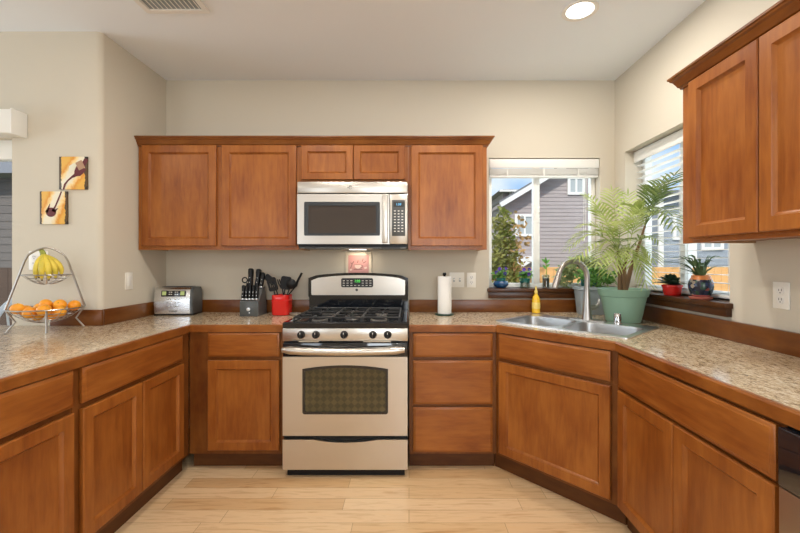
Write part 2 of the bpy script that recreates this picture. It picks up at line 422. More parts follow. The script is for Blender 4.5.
def dup(root, loc=None, rz=None, label=None):
    r = root.copy(); COL.objects.link(r)
    if loc is not None: r.location = loc
    if rz is not None: r.rotation_euler = (0, 0, R(rz))
    if label: r['label'] = label
    for ch in list(root.children):
        c = ch.copy(); COL.objects.link(c); c.parent = r
        for g in list(ch.children):
            d = g.copy(); COL.objects.link(d); d.parent = c
    return r
def text(s, size, name, m, parent, loc, rot=(90, 0, 0), depth=.0004, align='CENTER'):
    cu = bpy.data.curves.new('t', 'FONT'); cu.body = s; cu.size = size; cu.extrude = depth; cu.align_x = align; cu.align_y = 'CENTER'
    ob = bpy.data.objects.new('t', cu); COL.objects.link(ob)
    dg = bpy.context.evaluated_depsgraph_get(); me = bpy.data.meshes.new_from_object(ob.evaluated_get(dg)); bpy.data.objects.remove(ob)
    me.materials.clear(); me.materials.append(M[m]); me.transform(Matrix.LocRotScale(Vector(loc), Matrix.Rotation(R(rot[2]), 3, 'Z') @ Matrix.Rotation(R(rot[0]), 3, 'X'), None))
    o = bpy.data.objects.new(name, me); COL.objects.link(o); o.parent = parent; return o

# ================================================================== ROOM
CEIL = 2.731; WL = -1.905; WR = 1.616; WF = -.657; TOP = .914
struct(MB().box(-6, -7.0, -.1, 1.616, 0, 0).build('floor', 'floor'))
struct(MB().box(-6.12, -7.12, CEIL, 1.80, .16, CEIL + .12).build('ceiling', 'ceiling'))
BW = (.628, 1.07, 1.499, 2.122)      # back window opening x0 z0 x1 z1
RW = (-1.11, 1.07, -.145, 2.13)      # right window opening y0 z0 y1 z1
mb = cut_prism(rect(-2.02, -.1, WR, CEIL), [rect(*BW)], -.16, 0); mb.xf(Matrix.Rotation(R(90), 4, 'X'))
struct(mb.build('wall_back', 'wall'))
mb = cut_prism(rect(-7.12, -.1, .16, CEIL), [rect(*RW)], 0, .18)
mb.xf(Matrix.Translation((WR, 0, 0)) @ Matrix(((0, 0, 1, 0), (1, 0, 0, 0), (0, 1, 0, 0), (0, 0, 0, 1))))
struct(mb.build('wall_right', 'wall'))
# short left wall with a rounded outside corner turning into the dining wall, which holds the patio door
rc = .03
arc = [(WL - rc + rc * math.cos(R(a)), WF + rc + rc * math.sin(R(a))) for a in range(0, -91, -15)]
struct(MB().prism([(WL, 0)] + arc + [(-2.02, WF), (-2.02, 0)], -.1, CEIL).build('wall_left', 'wall'))
DX0, DX1, DZ = -4.25, -2.455, 2.07
mb = cut_prism([(-6, -.1), (DX0, -.1), (DX0, DZ), (DX1, DZ), (DX1, -.1), (-2.0201, -.1), (-2.0201, CEIL), (-6, CEIL)], [], 0, .12)
mb.xf(Matrix.Translation((0, WF + .12, 0)) @ Matrix.Rotation(R(90), 4, 'X'))
struct(mb.build('wall_dining', 'wall'))
mb = cut_prism(rect(-7.12, -.1, WF, CEIL), [rect(-3.05, .35, -.85, 2.45)], 0, .12)
mb.xf(Matrix.Translation((-6.12, 0, 0)) @ Matrix(((0, 0, 1, 0), (1, 0, 0, 0), (0, 1, 0, 0), (0, 0, 0, 1))))
struct(mb.build('wall_far_left', 'wall'))
mb = cut_prism(rect(-6, -.1, 1.616, CEIL), [rect(-4.25, .85, -2.85, 2.45), rect(-.1, .85, 1.4, 2.45)], 0, .12)
mb.xf(Matrix.Translation((0, -7.0, 0)) @ Matrix.Rotation(R(90), 4, 'X'))
struct(mb.build('wall_rear', 'wall'))

# ---- back window
def empty_struct(name, loc=(0, 0, 0), rz=0):
    o = bpy.data.objects.new(name, None); COL.objects.link(o); o.location = loc; o.rotation_euler = (0, 0, R(rz)); o['kind'] = 'structure'; return o
def make_window(name, w_, z0, z1, loc, rz, mull, y0=.075):
    t = empty_struct(name, loc, rz)
    y1 = y0 + .05; fw = .035
    mb = MB()
    mb.box(0, y0, z0, fw, y1, z1, .004); mb.box(w_ - fw, y0, z0, w_, y1, z1, .004)
    mb.box(fw, y0, z0, w_ - fw, y1, z0 + fw, .004); mb.box(fw, y0, z1 - fw, w_ - fw, y1, z1, .004)
    mb.build('window_frame', 'vinyl', t)
    mb = MB(); mb.box(mull - .024, y0 - .004, z0 + fw, mull + .024, y1 - .006, z1 - fw, .004)
    mb.box(mull + .024, y0 + .01, z0 + fw, mull + .03, y1 - .02, z1 - fw)
    mb.build('mullion', 'vinyl', t)
    MB().box(fw, y0 + .023, z0 + fw, mull - .024, y0 + .028, z1 - fw).build('glass_pane', 'glass', t)
    MB().box(mull + .03, y0 + .023, z0 + fw, w_ - fw, y0 + .028, z1 - fw).build('glass_pane', 'glass', t)
    return t
make_window('window_1', BW[2] - BW[0] - .004, 1.101, BW[3] - .002, (BW[0] + .002, 0, 0), 0, .393)
make_window('window_2', RW[2] - RW[0] - .004, 1.101, RW[3] - .002, (WR, RW[2] - .002, 0), -90, .44, .128)
# sills
mb = MB(); mb.box(.612, -.035, 1.072, 1.575, -.0008, 1.10, .004); mb.box(BW[0] + .001, -.0009, 1.072, BW[2] - .001, .13, 1.10)
mb.box(.62, -.022, 1.022, 1.575, -.0008, 1.072, .002)
struct(mb.build('trim_1', 'sill'))
mb = MB(); mb.box(WR - .045, -1.135, 1.072, WR - .0008, -.10, 1.10, .004); mb.box(WR - .0009, RW[0] + .001, 1.072, WR + .178, RW[2] - .001, 1.10)
mb.box(WR - .03, -1.125, 1.03, WR - .0008, -.10, 1.072, .002)
struct(mb.build('trim_2', 'sill'))
# ---- patio door at far left
d = empty_struct('door_1', (0, WF, 0))
mb = MB(); fy0, fy1 = .03, .10
mb.box(DX1 - .004 - .012, fy0, 0, DX1 - .004, fy1, 2.07, .003); mb.box(DX0 + .004, fy0, 0, DX0 + .05, fy1, 2.07, .003)
mb.box(DX0 + .05, fy0, 1.95, DX1 - .016, fy1, 2.07, .003); mb.box(DX0 + .05, fy0, 0, DX1 - .016, fy1, .06, .003)
mb.build('door_frame', 'vinyl', d)
mb = MB(); mb.box(-3.39, .035, .06, -3.31, .09, 1.95, .003); mb.build('meeting_stile', 'vinyl', d)
MB().box(-3.31, .06, .06, DX1 - .016, .066, 1.95).build('glass_pane', 'glass', d)
MB().box(DX0 + .05, .06, .06, -3.39, .066, 1.95).build('glass_pane', 'glass', d)

# ================================================================== OUTSIDE
struct(MB().box(-40, .2, -.6, 40, 60, -.45).build('ground', 'lawn'))
struct(MB().box(-7, .2, -.45, -1.5, 3.2, -.06).build('patio', 'concrete'))
def siding(mb, poly, y, c=.105, lip=.016):
    zs = [p[1] for p in poly]; z = min(zs)
    def span(zz):
        xs = []
        for (x0, a), (x1, b) in zip(poly, poly[1:] + poly[:1]):
            if (a - zz) * (b - zz) <= 0 and abs(a - b) > 1e-9: xs.append(x0 + (x1 - x0) * (zz - a) / (b - a))
        return (min(xs), max(xs)) if len(xs) > 1 else None
    while z < max(zs) - .02:
        zt = min(z + c, max(zs) - 1e-4); a, b = span(z + 1e-5), span(zt - 1e-5)
        if a and b:
            mb.loft([[(a[0], y - lip, z), (a[1], y - lip, z), (a[1], y + .03, z), (a[0], y + .03, z)],
                     [(b[0], y, zt), (b[1], y, zt), (b[1], y + .03, zt), (b[0], y + .03, zt)]])
        z = zt
def house_window(t, x0, z0, x1, z1, y, mull=True):
    mb = MB(); f = .07
    mb.box(x0, y - .05, z0, x0 + f, y, z1); mb.box(x1 - f, y - .05, z0, x1, y, z1); mb.box(x0 + f, y - .05, z0, x1 - f, y, z0 + f); mb.box(x0 + f, y - .05, z1 - f, x1 - f, y, z1)
    if mull: mb.box((x0 + x1) / 2 - .025, y - .05, z0 + f, (x0 + x1) / 2 + .025, y, z1 - f)
    o = mb.build('window', 'trim_white', t, ang=0)
    MB().box(x0 + f, y - .02, z0 + f, x1 - f, y - .015, z1 - f).build('pane', 'house_glass', o, ang=0)
HY = 8.0; hs = 395 / 11.1
def hx(px): return (px - 409) / hs
def hz(py): return 1.306 + (262 - py) / hs
t = thing('neighbor_house', 'mauve grey clapboard house with white sloping eave seen through the sink window', 'house', (0, HY, -.45))
wallp = [(hx(503), -.45), (6.1, -.45), (6.1, 5.9), (hx(592), hz(151.5)), (hx(503), hz(205))]
mb = MB(); siding(mb, [(x, z + .45) for x, z in wallp], 0); mb.prism([(x, z + .45) for x, z in wallp], .03, 3, 'xz'); mb.build('siding_wall', 'siding', t, ang=0)
mb = MB()
a, b = Vector((hx(499), 0, hz(208.5) + .45)), Vector((hx(596), 0, hz(150.5) + .45)); n_ = Vector((-(b - a).z, 0, (b - a).x)).normalized()
pl = [a, b, b + n_ * .13, a + n_ * .13]
mb.prism([(p.x, p.z) for p in pl], -.35, -.3, 'xz'); mb.build('rake_board', 'trim_white', t, ang=0)
mb = MB(); pl = [a + n_ * .13, b + n_ * .13, b + n_ * .17, a + n_ * .17]; mb.prism([(p.x, p.z) for p in pl], -.36, 3, 'xz'); mb.build('roof', 'roof', t, ang=0)
house_window(t, hx(514.5), hz(236.5) + .45, hx(534), hz(214.5) + .45, -.02)
house_window(t, hx(567), hz(195) + .45, hx(584), hz(177) + .45, -.02)
house_window(t, hx(511), hz(263) + .45, hx(520), hz(255.5) + .45, -.02, False)
MB().prism([(hx(x), hz(z) + .45) for x, z in ((507, 267), (525, 256.5), (534, 257), (515, 268.5))], -.5, -.03, 'xz').build('porch_roof', 'trim_white', t, ang=0)
MB().box(6.1, -.05, 0, 6.22, .2, 6.35).build('corner_board', 'trim_white', t, ang=0)
# far house behind with dormer
t = thing('far_house', 'grey roofed house with small dormer behind the mauve grey house', 'house', (0, 13, -.45))
fs = 395 / 16.1
def fx(px): return (px - 409) / fs
def fz(py): return 1.306 + (262 - py) / fs + .45
mb = MB(); siding(mb, rect(fx(503), 0, fx(560), fz(190)), 0); mb.box(fx(503), .03, 0, fx(560), 5, fz(190)); mb.build('siding_wall', 'siding', t, ang=0)
mb = MB(); mb.loft([[(fx(496), -.6, fz(193)), (fx(563), -.6, fz(193)), (fx(563), 5.5, fz(193)), (fx(496), 5.5, fz(193))], [(fx(513), 1.6, fz(182)), (fx(560), 1.6, fz(182)), (fx(560), 3.2, fz(182)), (fx(513), 3.2, fz(182))]]); mb.build('roof', 'roof', t, ang=0)
MB().box(fx(509), -.3, fz(207), fx(511), -.02, fz(193)).build('corner_post', 'trim_white', t, ang=0)
MB().box(fx(496), -.68, fz(194.5), fx(563), -.6, fz(192.6)).build('gutter', 'trim_white', t, ang=0)
# blue grey house seen through the side window
t = thing('side_house', 'blue grey clapboard house with white corner boards seen through side window blinds', 'house', (0, 7.2, -.45))
ss = 395 / 10.3
def sx(px): return (px - 409) / ss
def sz(py): return 1.306 + (262 - py) / ss + .45
mb = MB(); siding(mb, rect(sx(660), 0, sx(790), sz(196)), 0); mb.box(sx(660), .03, 0, sx(790), 6, sz(196)); mb.build('siding_wall', 'siding_blue', t, ang=0)
for px in (660, 693, 788): MB().box(sx(px) - .06, -.06, 0, sx(px) + .06, .0, sz(196)).build('corner_board', 'trim_white', t, ang=0)
house_window(t, sx(672), sz(240), sx(688), sz(214), -.02); house_window(t, sx(700), sz(250), sx(722), sz(216), -.02)
mb = MB(); mb.loft([[(sx(656), -.5, sz(196)), (sx(795), -.5, sz(196)), (sx(795), 6.5, sz(196)), (sx(656), 6.5, sz(196))], [(sx(670), 2.8, sz(170)), (sx(785), 2.8, sz(170)), (sx(785), 3.2, sz(170)), (sx(670), 3.2, sz(170))]]); mb.build('roof', 'roof', t, ang=0)
t = thing('brown_house', 'brown grey clapboard house seen through the patio door', 'house', (0, 7, -.45))
mb = MB(); siding(mb, rect(-14, 0, -7.5, 3.9), 0, .2); mb.box(-14, .03, 0, -7.5, 6, 3.9); mb.build('siding_wall', 'siding_brown', t, ang=0)
mb = MB(); mb.loft([[(-14.5, -.6, 3.9), (-7, -.6, 3.9), (-7, 6.5, 3.9), (-14.5, 6.5, 3.9)], [(-12, 2.8, 5.2), (-9, 2.8, 5.2), (-9, 3.2, 5.2), (-12, 3.2, 5.2)]]); mb.build('roof', 'roof', t, ang=0)
# fences
t = thing('wooden_fence', 'orange cedar board fence beyond the two kitchen windows', 'fence', (0, 5, -.45))
mb = MB(); x = .4; k = 0
while x < 9.6:
    mb.box(x, 0, .05, x + .135, .02, 1.61); x += .143
mb.box(.4, -.005, 1.61, 9.6, .045, 1.65)
mb.build('board_panel', 'fence', t, ang=0)
for x in (.4, 2.8, 5.2, 7.6, 9.5): MB().box(x, .03, 0, x + .09, .12, 1.64).build('post', 'fence', t, ang=0)
for z in (.3, 1.35):
    MB().box(.4, .02, z, 9.6, .03 + .025, z + .09).build('rail', 'fence', t, ang=0)
t = thing('brown_fence', 'dark brown fence outside the patio door', 'fence', (0, 3.6, -.45))
mb = MB()
for i in range(40): mb.box(-8 + i * .15, 0, 0, -7.856 + i * .15, .02, 1.66)
mb.build('board_panel', 'fence_dark', t, ang=0)
for x in (-8, -5, -2.2): MB().box(x, .02, 0, x + .1, .12, 1.7).build('post', 'fence_dark', t, ang=0)
# tree
def cloud(n, c, rad, size, shape=None, up=.4, rng=random):
    mb = MB()
    for _ in range(n):
        while True:
            p = Vector((rng.uniform(-1, 1), rng.uniform(-1, 1), rng.uniform(-1, 1)))
            if p.length < 1 and (shape is None or shape(p)): break
        b = Vector((c[0] + p.x * rad[0], c[1] + p.y * rad[1], c[2] + p.z * rad[2]))
        d = Vector((rng.uniform(-1, 1), rng.uniform(-1, 1), rng.uniform(-.6, .8))); d.normalize()
        L = size * rng.uniform(.7, 1.3)
        mb.leaf(b, b + d * L, L * .28, Vector((rng.uniform(-1, 1), rng.uniform(-1, 1), 1)), .2, .1, 2)
    return mb
t = thing('columnar_tree', 'slim yellow green tree at left edge of the sink window view', 'tree', (1.72, 4.1, -.45))
cloud(2600, (0, 0, 1.55), (.32, .3, 1.2), .10, lambda p: math.hypot(p.x, p.y) < .95 - .45 * max(p.z, 0)).build('foliage', 'tree_leaf', t, ang=0, recalc=False)
cloud(150, (.25, -.1, 1.9), (.27, .2, .75), .10).build('autumn_foliage', 'tree_autumn', t, ang=0, recalc=False)
MB().tube([(0, 0, 0), (.02, 0, 1), (0, .02, 2.2)], [.05, .04, .015]).build('trunk', 'bark', t)

# ================================================================== BASE CABINETS
TH = .02
def door(t, x0, z0, x1, z1, m='wood_v', fw=.052):
    y = -.0015
    mb = MB(); mb.panel(x0, z0, x1, z1, [(.001, y), (0, y - .002), (0, y - TH + .004), (.004, y - TH), (fw, y - TH), (fw + .003, y - TH + .006), (fw + .012, y - TH + .0125)], caps=(True, False))
    d_ = mb.build('door', m, t, 30)
    MB().panel(x0, z0, x1, z1, [(fw + .0115, y - TH + .0127), (fw + .016, y - TH + .013)], caps=(False, True)).build('door_panel', m, d_, 30)
    return d_
def drawer(t, x0, z0, x1, z1):
    y = -.0015
    return MB().panel(x0, z0, x1, z1, [(.001, y), (0, y - .002), (0, y - TH + .007), (.003, y - TH + .0045), (.010, y - TH + .003), (.014, y - TH)]).build('drawer_front', 'wood_h', t, 30)
def base(label, loc, rz, width, depth, toe=.05, body=None, toe_poly=None):
    t = thing('base_cabinet', label, 'cabinet', loc, rz)
    mb = MB()
    if body:
        MB().prism(body, .102, .70).build('carcass', 'frame', t, 0); mb.box(0, 0, .7002, width, .018, .868)
    else: mb.box(0, 0, .102, width, depth, .868)
    mb.build('face_frame', 'frame', t, 0)
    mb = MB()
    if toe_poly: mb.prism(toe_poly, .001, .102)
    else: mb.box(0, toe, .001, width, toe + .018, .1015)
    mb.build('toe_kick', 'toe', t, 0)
    return t
# left run (faces +x): local x -> +y
LX = -1.38
t = base('far left base cabinet with one drawer over one door, cut by photo edge', (LX, -2.02, 0), 90, .534, .52, .04)
drawer(t, .012, .715, .527, .865); door(t, .012, .132, .527, .692)
t = base('left run base cabinet with one wide drawer over two doors', (LX, -1.484, 0), 90, .858, .52, .04)
drawer(t, .034, .715, .766, .865); door(t, .034, .132, .402, .692); door(t, .408, .132, .772, .692)
# back left (faces -y)
t = base('back wall base cabinet left of the stove, one drawer over one door', (-1.378, -.62, 0), 0, .602, .61)
drawer(t, .122, .716, .570, .866); door(t, .122, .130, .570, .692)
# back right drawers
t = base('narrow base cabinet of three drawers right of the stove', (.002, -.62, 0), 0, .543, .61)
for z0, z1 in ((.713, .862), (.418, .692), (.119, .400)): drawer(t, .024, z0, .520, z1)
# diagonal
DV = Vector((.672, -.740)); DV.normalize(); NV = Vector((-DV.y, DV.x))     # NV points into the corner
ANG = math.degrees(math.atan2(DV.y, DV.x))
Af = Vector((.547, -.62)); Bf = Vector((1.03, -1.152))
def dl(p): q = Vector(p) - Af; return (q.dot(DV), q.dot(NV))
LD = (Bf - Af).length
body = [dl(Af), dl(Bf), dl((1.60, -1.152)), dl((1.60, -.02)), dl((.548, -.02))]
toe_p = [dl((.5506, -.571)), dl((1.075, -1.139)), dl((1.093, -1.139)), dl((.5686, -.571))]
t = base('diagonal corner base cabinet under the sink, with wide false drawer', (Af.x, Af.y, 0), ANG, LD, 0, 0, body, toe_p)
drawer(t, .03, .713, LD - .03, .862); door(t, .03, .124, LD - .03, .690)
# right run (faces -x): local x -> -y
RX = 1.03
t = base('right run base cabinet with one wide drawer over two doors', (RX, -1.155, 0), -90, .868, .57, .045)
drawer(t, .03, .70, .852, .855); door(t, .03, .12, .430, .686); door(t, .434, .12, .852, .686)
# dishwasher
t = thing('dishwasher', 'stainless dishwasher with black control strip at right photo edge', 'dishwasher', (RX, -2.026, 0), -90)
MB().box(0, .0, .09, .60, .56, .866).build('body', 'black', t, 0)
MB().box(.004, -.03, .11, .596, -.001, .70, .004).build('door', 'steel', t)
mb = MB(); mb.box(.004, -.034, .703, .596, -.001, .862, .006); mb.build('control_panel', 'black_gloss', t)
MB().box(.15, -.042, .71, .45, -.034, .735, .003).build('handle', 'black', t)
MB().box(.004, .045, .001, .596, .06, .09).build('toe_kick', 'black', t, 0)

# ================================================================== COUNTERTOPS
A = Vector((.54, -.642)); B = Vector((1.01, -1.165)); ET = .02; Z0 = .87
def offs(pts, d):
    """offset an open polyline to its left by d with mitred joints"""
    out = []
    for i, p in enumerate(pts):
        p = Vector(p); ns_ = []
        for a, b in ((i - 1, i), (i, i + 1)):
            if a >= 0 and b < len(pts):
                e = (Vector(pts[b]) - Vector(pts[a])).normalized(); ns_.append(Vector((-e.y, e.x)))
        if len(ns_) == 1: out.append(p + ns_[0] * d)
        else:
            m_ = (ns_[0] + ns_[1]).normalized(); out.append(p + m_ * (d / m_.dot(ns_[0])))
    return out
def top(label, front, rest, holes, splashes):
    inner = offs(front, ET)
    t = thing('countertop', label, 'countertop', (0, 0, Z0))
    cut_prism([tuple(p) for p in inner] + rest, holes, 0, TOP - Z0).build('slab', 'counter', t, 0)
    mb = MB(); g = [p + (Vector(f) - p).normalized() * .0003 for p, f in zip(inner, front)]
    o2 = [Vector(f) for f in front]; h = TOP - Z0
    rings = []
    for f, g_ in zip(o2, g):
        u = (g_ - f)
        rings.append([(f.x, f.y, 0), (f.x, f.y, h - .006), (f.x + u.x * .3, f.y + u.y * .3, h + .0002), (g_.x, g_.y, h + .0002), (g_.x, g_.y, 0)])
    mb.loft(rings); mb.build('edge_trim', 'edge', t, 20)
    for s in splashes:
        MB().box(s[0], s[1], TOP - Z0 + .0005, s[2], s[3], 1.012 - Z0, .002).build('backsplash', 'splash', t)
    return t
top('left speckled laminate countertop with wood edge, running to the stove', [(-1.36, -2.4), (-1.36, -.642), (-.773, -.642)],
    [(-.773, -.001), (WL + .001, -.001), (WL + .001, WF - .001), (-2.70, WF - .001), (-2.70, -2.4)], [],
    [(WL + .0215, -.021, -.775, -.001), (WL + .001, WF + .004, WL + .021, -.001), (-2.203, WF - .021, WL + .021, WF - .001)])
SC = Vector((1.03, -.62))
def sk(x, y): p = SC + DV * x + NV * y; return (p.x, p.y)
hole = [sk(*p) for p in rrect(-.395, -.245, .395, .15, .03)]
top('right speckled laminate countertop with wood edge, holding the sink', [(-.0, -.642), tuple(A), tuple(B), (1.01, -2.75)],
    [(WR - .001, -2.75), (WR - .001, -.001), (0, -.001)], [hole],
    [(.002, -.021, WR - .022, -.001), (WR - .021, -2.75, WR - .001, -.001)])
# sink
t = thing('kitchen_sink', 'double bowl stainless sink set diagonally in the corner', 'sink', (SC.x, SC.y, TOP), ANG)
bowls = [(-.375, -.225, -.015, .135), (.015, -.225, .375, .135)]
cut_prism(rrect(-.41, -.26, .41, .26, .03), [rrect(*b_, .07) for b_ in bowls], .0005, .006).build('rim', 'sink', t, 25)
for b_ in bowls:
    mb = MB(); rings = []
    for ins, z, r in ((0, .006, .07), (.003, -.01, .07), (.008, -.12, .065), (.02, -.155, .06), (.05, -.165, .04)):
        rings.append([(p[0], p[1], z) for p in rrect(b_[0] + ins, b_[1] + ins, b_[2] - ins, b_[3] - ins, r)])
    mb.loft(rings, caps=(False, True)); bo = mb.build('bowl', 'sink_bowl_shaded', t, 50)
    MB().lathe([(.045, 0), (.045, .003), (.03, .003), (.028, -.0005)], ((b_[0] + b_[2]) / 2, (b_[1] + b_[3]) / 2, -.1645), 20).build('drain', 'chrome', bo)
# faucet
fp = sk(0, .20)
t = thing('faucet', 'tall brushed nickel gooseneck faucet behind the double sink', 'faucet', (fp[0], fp[1], TOP + .0065))
MB().prism([(p[0] * math.cos(R(ANG)) - p[1] * math.sin(R(ANG)), p[0] * math.sin(R(ANG)) + p[1] * math.cos(R(ANG))) for p in rrect(-.125, -.03, .125, .03, .029)], 0, .006).build('deck_plate', 'nickel', t)
MB().lathe([(.034, .006), (.032, .02), (.027, .06), (.022, .13), (.0185, .2)], n=24).build('body', 'nickel', t)
sd = Vector((-.97, -.24, 0)).normalized(); pts = [Vector((0, 0, .2)), Vector((0, 0, .26))]
rr_ = .106
for a in range(0, 166, 11): pts.append(sd * (rr_ - rr_ * math.cos(R(a))) + Vector((0, 0, .285 + rr_ * math.sin(R(a)))))
MB().tube(pts, .0165, 14).build('gooseneck', 'nickel', t)
e = pts[-1]; dn = (pts[-1] - pts[-2]).normalized()
MB().tube([e, e + dn * .02, e + dn * .07, e + dn * .10], [.0165, .019, .021, .019], 14).build('spray_head', 'nickel', t)
MB().tube([e + dn * .045 - sd * .02, e + dn * .08 - sd * .021], [.006, .006]).build('spray_button', 'black', t)
hd = Vector((.93, .1, 0)).normalized()
MB().tube([hd * .018 + Vector((0, 0, .085)), hd * .042 + Vector((0, 0, .085)), hd * .066 + Vector((0, 0, .088)), hd * .080 + Vector((0, 0, .105)), hd * .085 + Vector((0, 0, .14))], [.020, .019, .014, .010, .007], 10).build('lever', 'nickel', t)
ap = sk(.185, .215)
t = thing('air_gap_cap', 'small chrome cylinder cap on the sink deck before the palm pot', 'air gap', (ap[0], ap[1], TOP + .0065))
MB().lathe([(.026, 0), (.026, .006), (.022, .008), (.022, .058), (.018, .064)], n=20).build('cap', 'chrome', t)
mb = MB()
for a in range(0, 360, 30): mb.box(.0215, -.002, .02, .0226, .002, .045, rot=Matrix.Rotation(R(a), 3, 'Z'), piv=Vector((0, 0, 0)))
mb.build('vent_slots', 'slot', t, 0)

# ================================================================== WALL CABINETS
def wallcab(label, loc, rz, width, depth, z0, z1):
    t = thing('wall_cabinet', label, 'cabinet', (loc[0], loc[1], z0), rz)
    MB().box(0, 0, .012, width, depth, z1 - z0).build('face_frame', 'wood_v', t, 0)
    MB().box(0, 0, 0, width, .018, .0118).build('bottom_rail', 'wood_h', t, 0)
    for x in (0, width - .016): MB().box(x, .019, .002, x + .016, depth, .0118).build('side_rail', 'cabinet_under', t, 0)
    return t
UZ0, UZ1 = 1.392, 2.13; UY = -.32
def uz(z): return z - UZ0
ux = -1.903
t = wallcab('wall cabinet with two tall doors left of the microwave', (ux, UY), 0, 1.127, .319, UZ0, UZ1)
door(t, -1.873 - ux, .026, -1.349 - ux, .732); door(t, -1.310 - ux, .026, -.789 - ux, .732)
t = wallcab('short wall cabinet with two small doors above the microwave', (-.775, UY), 0, .769, .319, 1.862, UZ1)
door(t, .020, .020, .383, .262, fw=.045); door(t, .388, .020, .748, .262, fw=.045)
t = wallcab('wall cabinet with one tall door between microwave and sink window', (-.005, UY), 0, .552, .319, UZ0, UZ1)
door(t, .019, .026, .522, .732)
t = wallcab('wall cabinet with two doors on the right wall beside the side window', (1.286, -1.246), -90, .86, .329, UZ0, UZ1)
door(t, .062, .022, .419, .728); door(t, .423, .022, .80, .728)
def crown(label, loc, rz, length, z, prof, ret0, ret1, depth):
    """profile (out, up) swept along local x with mitred returns to the wall"""
    t = thing('crown_molding', label, 'molding', (loc[0], loc[1], z), rz)
    def sweep(path, name):
        mb = MB(); ring_at = []
        for i, (x, y) in enumerate(path):
            ns_ = []
            for a, b in ((i - 1, i), (i, i + 1)):
                if a >= 0 and b < len(path):
                    e = (Vector(path[b]) - Vector(path[a])).normalized(); ns_.append(Vector((e.y, -e.x)))
            m_ = ns_[0] if len(ns_) == 1 else (ns_[0] + ns_[1]).normalized() / ((ns_[0] + ns_[1]).normalized().dot(ns_[0]))
            ring_at.append([(x + m_.x * o, y + m_.y * o, u) for o, u in prof])
        mb.loft(ring_at); mb.build(name, 'crown', t, 20)
    path = ([(0, depth)] if ret0 else []) + [(0, 0), (length, 0)] + ([(length, depth)] if ret1 else [])
    sweep(path, 'front_run')
    return t
prof = [(.0006, 0), (.008, 0), (.010, .008), (.016, .012), (.020, .022), (.030, .040), (.038, .046), (.040, .052), (.046, .055), (.046, .064), (.0006, .064)]
crown('stained crown molding along the tops of the back wall cabinets', (ux, UY), 0, .547 - ux, 2.117, prof, False, True, .319)
crown('dark stained crown molding on top of the right wall cabinet', (1.286, -1.246), -90, .86, 2.117, prof, True, False, .329)

# ================================================================== MICROWAVE
mx0, mx1, my, mz0, mz1 = -.764, -.009, -.40, 1.409, 1.855
t = thing('microwave', 'stainless over-the-range microwave hung below the short cabinet', 'microwave', (mx0, my, mz0))
W_ = mx1 - mx0; H_ = mz1 - mz0
def MX(px): return (px - 409) / 146.3 - mx0
def MZ(py): return 1.306 + (262 - py) / 146.3 - mz0
MB().box(0, .03, .0, W_, .398, H_).build('body', 'black', t, 0)
MB().box(0, .0, MZ(193), W_, .03, H_, .004).build('vent_grille', 'steel', t)
dx1 = MX(389.3)
wx0, wx1, wz0, wz1 = MX(304), MX(380), MZ(235.7), MZ(201.8)
mb = cut_prism(rect(0, MZ(244), dx1, MZ(194)), [rrect(wx0, wz0, wx1, wz1, .008)], -.03, 0); mb.xf(Matrix.Rotation(R(90), 4, 'X')); dr = mb.build('door', 'steel', t)
mb = cut_prism(rrect(wx0, wz0, wx1, wz1, .008), [rrect(wx0 + .028, wz0 + .018, wx1 - .028, wz1 - .026, .003)], -.028, -.003); mb.xf(Matrix.Rotation(R(90), 4, 'X')); mb.build('window_surround', 'mesh_grey', dr)
MB().box(wx0 + .027, .008, wz0 + .017, wx1 - .027, .028, wz1 - .025).build('door_glass', 'dark_glass', dr, 0)
MB().box(MX(382.2), -.03, MZ(243), MX(387.8), -.018, MZ(194.6), .005, 3).build('handle', 'steel', dr)
mb = MB(); mb.box(MX(383.5), -.019, MZ(240), MX(386.5), -.0005, MZ(237)); mb.box(MX(383.5), -.019, MZ(200), MX(386.5), -.0005, MZ(197)); mb.build('handle_post', 'steel', dr, 0)
cp = MB().box(dx1 + .003, 0, MZ(244), W_, .03, MZ(194), .003).build('control_panel', 'steel', t)
MB().box(MX(392), -.003, MZ(236), MX(405.2), -.0002, MZ(200), .001).build('keypad', 'grey_panel', cp)
MB().box(MX(393.5), -.004, MZ(207), MX(404), -.0032, MZ(202)).build('display', 'slot', cp, 0)
text('1:09', .022, 'display_digits', 'blue_led', cp, (MX(398.6), -.0045, MZ(204.5)))
mb = MB()
for r_ in range(8):
    for c_ in range(3): mb.box(MX(394 + c_ * 3.7), -.0038, MZ(211.4 + r_ * 2.9), MX(395.8 + c_ * 3.7), -.0031, MZ(210.6 + r_ * 2.9))
mb.build('key_labels', 'ivory', cp, 0)
mb = MB(); mb.ring((MX(350.5), -.001, MZ(187.3)), .011, .0012, 24, 4, 'y'); mb.tube([(MX(347), -.001, MZ(188)), (MX(350), -.001, MZ(186.4)), (MX(354), -.001, MZ(187.8))], .0012, 4); mb.build('emblem', 'grey_panel', t)
MB().box(.01, .02, -.008, W_ - .01, .37, -.0005).build('underside', 'grey_panel', t, 0)
mb = MB(); mb.box(.05, .0, -.012, .12, .02, -.0005); mb.box(W_ - .18, .0, -.012, W_ - .05, .02, -.0005); mb.build('vent_lip', 'slot', t, 0)
lo = MB().box(W_ / 2 - .06, .25, -.0105, W_ / 2 + .06, .32, -.0082).build('cooktop_lamp', 'lamp', t, 0)
light('microwave_cooktop_light', 'AREA', (mx0 + W_ / 2, my + .285, mz0 - .014), (0, 0, 0), .4, (1, .80, .55), shape='RECTANGLE', size=.12, size_y=.06)

